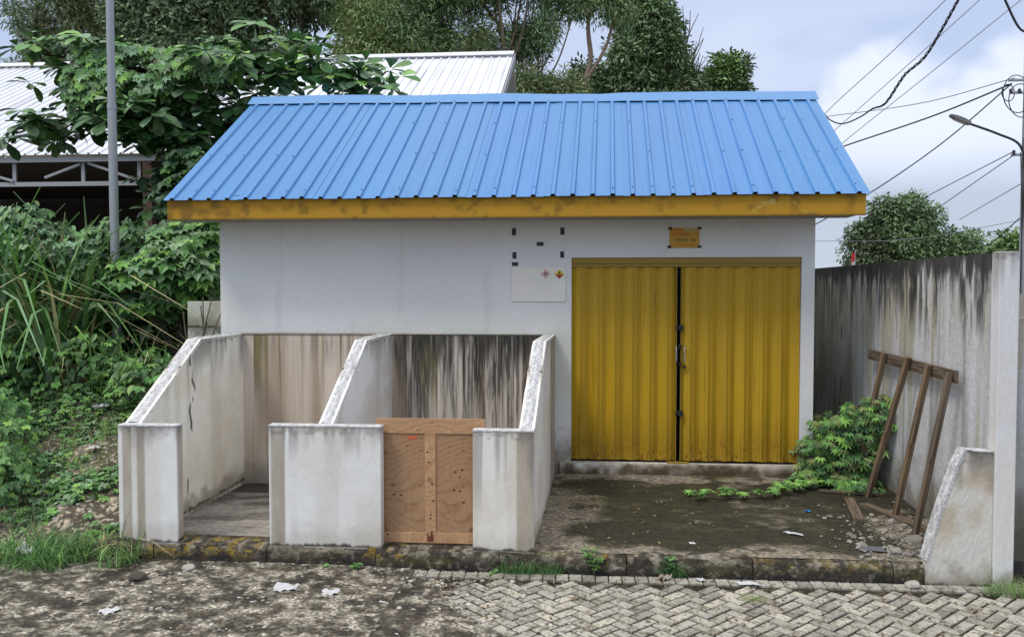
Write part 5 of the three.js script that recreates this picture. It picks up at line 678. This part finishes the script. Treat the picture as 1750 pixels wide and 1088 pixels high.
// ------------------------------------------------------------------ street lamp, utility pole and cables at right
{
  const p = thing('utility_pole', 'slim utility pole with coiled cables at the right edge of the picture', 'utility pole', [15.06, 0, -11.8]);
  mesh('shaft', rod(V(0, -0.2, 0), V(0, 8.6, 0), 0.11, 0.075, 12), M.galv, p);
  const coil = (r, y, x, z) => mesh('cable_coil', new THREE.TorusGeometry(r, 0.012, 6, 48).rotateY(0.4).translate(x, y, z), M.cable, p); coil(0.45, 6.92, -0.28, 0.1); coil(0.4, 6.75, -0.2, 0.14); coil(0.2, 6.95, -0.5, 0.12);
  for (const [y, w] of [[7.25, 0.5], [6.95, 0.45], [5.45, 0.4]]) mesh('cross_arm', rbox(-w, w * 0.4, y - 0.03, y + 0.03, 0.09, 0.15, 0.008), M.galv, p);
  for (const [x, y] of [[-0.45, 6.98], [-0.25, 6.98], [-0.1, 6.98], [-0.35, 5.5], [-0.12, 5.5], [-0.1, 6.55]]) mesh('insulator', new THREE.LatheGeometry([[0, -0.05], [0.04, -0.05], [0.03, -0.01], [0.045, 0.02], [0.02, 0.06], [0, 0.07]].map((q) => new THREE.Vector2(...q)), 10).translate(x, y, 0.14), M.cable, p);
  for (let i = 0; i < 4; i++) mesh('drop_cable', tube([V(-0.2 + i * 0.05, 5.5 + i * 0.35, 0.16), V(-0.16 + i * 0.03, 4.6, 0.15), V(-0.12, 3.4, 0.13), V(-0.12 + i * 0.01, 0, 0.12)], 0.012, 20, 5), M.cable, p);
  const l = thing('street_lamp', 'grey street lamp head on a slanting arm at the right', 'street lamp', [14.93, 5.3, -11.66]);
  mesh('arm', tube([V(0.06, -0.4, 0), V(0.02, 0.1, 0), V(-0.12, 0.42, 0), V(-0.6, 0.66, 0), V(-1.32, 0.93, 0.02)], 0.03, 40, 8), M.cable, l);
  const hs = new THREE.Shape(); hs.moveTo(0, -0.045); hs.bezierCurveTo(-0.12, -0.085, -0.4, -0.075, -0.53, -0.02); hs.lineTo(-0.54, 0.02); hs.bezierCurveTo(-0.42, 0.085, -0.15, 0.09, 0, 0.05); hs.closePath();
  mesh('lamp_head', new THREE.ExtrudeGeometry(hs, { depth: 0.14, bevelEnabled: true, bevelSize: 0.02, bevelThickness: 0.03, bevelSegments: 2 }).translate(0, 0, -0.07).scale(0.9, 0.62, 0.8).rotateZ(-0.42).translate(-1.28, 0.92, 0.02), std({ color: rgb(0.16, 0.165, 0.17), roughness: 0.5 }), l); mesh('lamp_glass', rbox(-0.38, -0.1, -0.066, -0.05, -0.05, 0.05, 0.006).rotateZ(-0.42).translate(-1.28, 0.92, 0.02), std({ color: rgb(0.55, 0.55, 0.52), roughness: 0.3 }), l);
}
{
  const cab = (label, r, mat, pts, seg = 40) => tag(mesh('overhead_cable', tube(pts.map((p) => V(...p)), r, seg, 5), mat), label, 'cable');
  cab('thin grey cable running from the roof edge to the top of the picture, leftmost', 0.012, M.thinCable, [[11.3, 6.9, -17.56], [11.64, 7.52, -16.6], [12.85, 8.77, -14.74], [14.03, 10.07, -12.88]]);
  cab('thin grey cable crossing under the twisted cable up to the top of the picture', 0.011, M.thinCable, [[11.58, 6.62, -17.57], [12.04, 7.11, -16.62], [13.5, 8.59, -14.79], [14.93, 10.07, -12.95]]);
  cab('long thin grey cable rising to the upper right corner', 0.011, M.thinCable, [[11.76, 6.12, -17.57], [12.18, 6.63, -16.62], [13.83, 8.11, -14.8], [15.68, 9.77, -13.0]]);
  cab('fine nearly level cable from the roof edge to the pole coils', 0.012, M.thinCable, [[11.39, 7.59, -17.59], [11.68, 7.45, -16.6], [13.62, 7.31, -14.25], [14.78, 7.34, -11.84]]);
  cab('thick dark cable sloping from the roof edge up to the pole coils', 0.022, M.cable, [[11.76, 6.44, -17.58], [12.27, 6.56, -16.62], [13.86, 6.93, -14.06], [14.71, 7.2, -11.83]]);
  cab('dark cable passing behind the street lamp down to the eave corner', 0.017, M.cable, [[11.21, 4.02, -17.44], [11.62, 4.26, -16.99], [12.72, 5.03, -15.6], [13.89, 6.1, -13.73], [14.71, 7.2, -11.83]]);
  cab('upper of two thin cables fanning out below the street lamp', 0.012, M.cable, [[14.73, 4.89, -17.77], [14.77, 5.13, -15.77], [14.79, 5.56, -11.77]]);
  cab('lower of two thin cables fanning out below the street lamp', 0.012, M.cable, [[15.28, 4.58, -17.8], [14.82, 4.88, -14.76], [14.83, 5.5, -11.78]]);
  cab('thin cable dropping to the pole just above the boundary wall end', 0.014, M.cable, [[16.14, 3.45, -15.83], [15.04, 4.03, -11.74]]);
  cab('thin cable above the far right tree running to the pole', 0.011, M.thinCable, [[16.21, 4.39, -17.87], [15.03, 4.81, -11.77]]);
  cab('faint sagging cable in front of the broad tree', 0.010, M.thinCable, [[11.68, 3.76, -18.48], [15.13, 3.84, -18.77], [17.74, 4.31, -16.99]]);
  cab('short thick cable in the top right corner', 0.026, M.cable, [[13.1, 9.4, -9.7], [13.5, 8.56, -9.77], [13.9, 7.93, -9.88], [14.0, 7.86, -9.85], [14.4, 7.84, -9.79]]);
  // twisted bundle
  const c = new THREE.CatmullRomCurve3([[11.56, 7.61, -16.6], [11.7, 7.26, -16.2], [11.92, 7.07, -15.81], [12.24, 7.14, -15.23], [12.46, 7.29, -14.86], [12.64, 7.33, -14.47], [12.87, 7.82, -14.0], [12.91, 7.96, -13.71], [13.2, 8.26, -13.24], [13.44, 8.84, -12.78], [13.66, 9.49, -12.32], [13.71, 9.88, -11.84]].map((p) => V(...p)));
  const t = thing('twisted_cable', 'thick wavy twisted bundle of black cables hanging from the top of the picture', 'cable bundle'); for (let s = 0; s < 3; s++) { const pts = []; for (let i = 0; i <= 120; i++) { const k = i / 120, p = c.getPointAt(k), a = k * 75 + s * 2.094, r = mix(0.006, 0.026, sm(0.25, 0.5, k)); pts.push(p.add(V(Math.cos(a) * r, Math.sin(a) * r, 0))); } mesh('strand', tube(pts, 0.016, 240, 5), M.cable, t); }
  const f = thing('flag', 'small red over white flag on a pole beyond the boundary wall', 'flag', [14.26, 3.0, -21.7]); mesh('flag_pole', rod(V(0, -3, 0), V(0, 0.62, 0), 0.012, 0.012, 6), M.galv, f);
  const cl = (y0, y1, m, name) => { const g = new THREE.PlaneGeometry(0.2, y1 - y0, 5, 3).translate(-0.1, (y0 + y1) / 2, 0), p = g.attributes.position; for (let i = 0; i < p.count; i++) { const x = p.getX(i); p.setXYZ(i, x * (0.6 + 0.2 * (p.getY(i) - 0.2)), p.getY(i) + x * 0.5, Math.sin(x * 30) * 0.03); } g.computeVertexNormals(); mesh(name, g, m, f); }; cl(0.24, 0.56, std({ color: rgb(0.55, 0.03, 0.03), side: THREE.DoubleSide }), 'red_cloth'); cl(0.05, 0.238, M.paper, 'white_cloth');
  const hh = thing('tiled_house', 'sliver of a red tiled roof beyond the boundary pillar at the right edge', 'house', [13.15, 0, -3.6]); mesh('wall', box(-1.2, 2.6, -0.2, 2.1, -2.4, -0.3), M.concrete, hh); const roof = mesh('roof', loft([[-1.5, 2.05, 0.1], [2.9, 2.05, 0.1], [2.9, 2.75, -1.3], [-1.5, 2.75, -1.3]].map((q) => [q[0], q[1], q[2]]), [[-1.5, 1.97, 0.1], [2.9, 1.97, 0.1], [2.9, 2.67, -1.3], [-1.5, 2.67, -1.3]]), std({ color: rgb(0.30, 0.10, 0.075) }), hh);
  for (let r = 0; r < 4; r++) mesh('tile_course', bar(V(-1.5, 2.10 + r * 0.165, 0.07 - r * 0.33), V(2.9, 2.10 + r * 0.165, 0.07 - r * 0.33), 0.05, 0.04), std({ color: rgb(0.34, 0.11, 0.08) }), roof);
}
renderer.render(scene, camera);
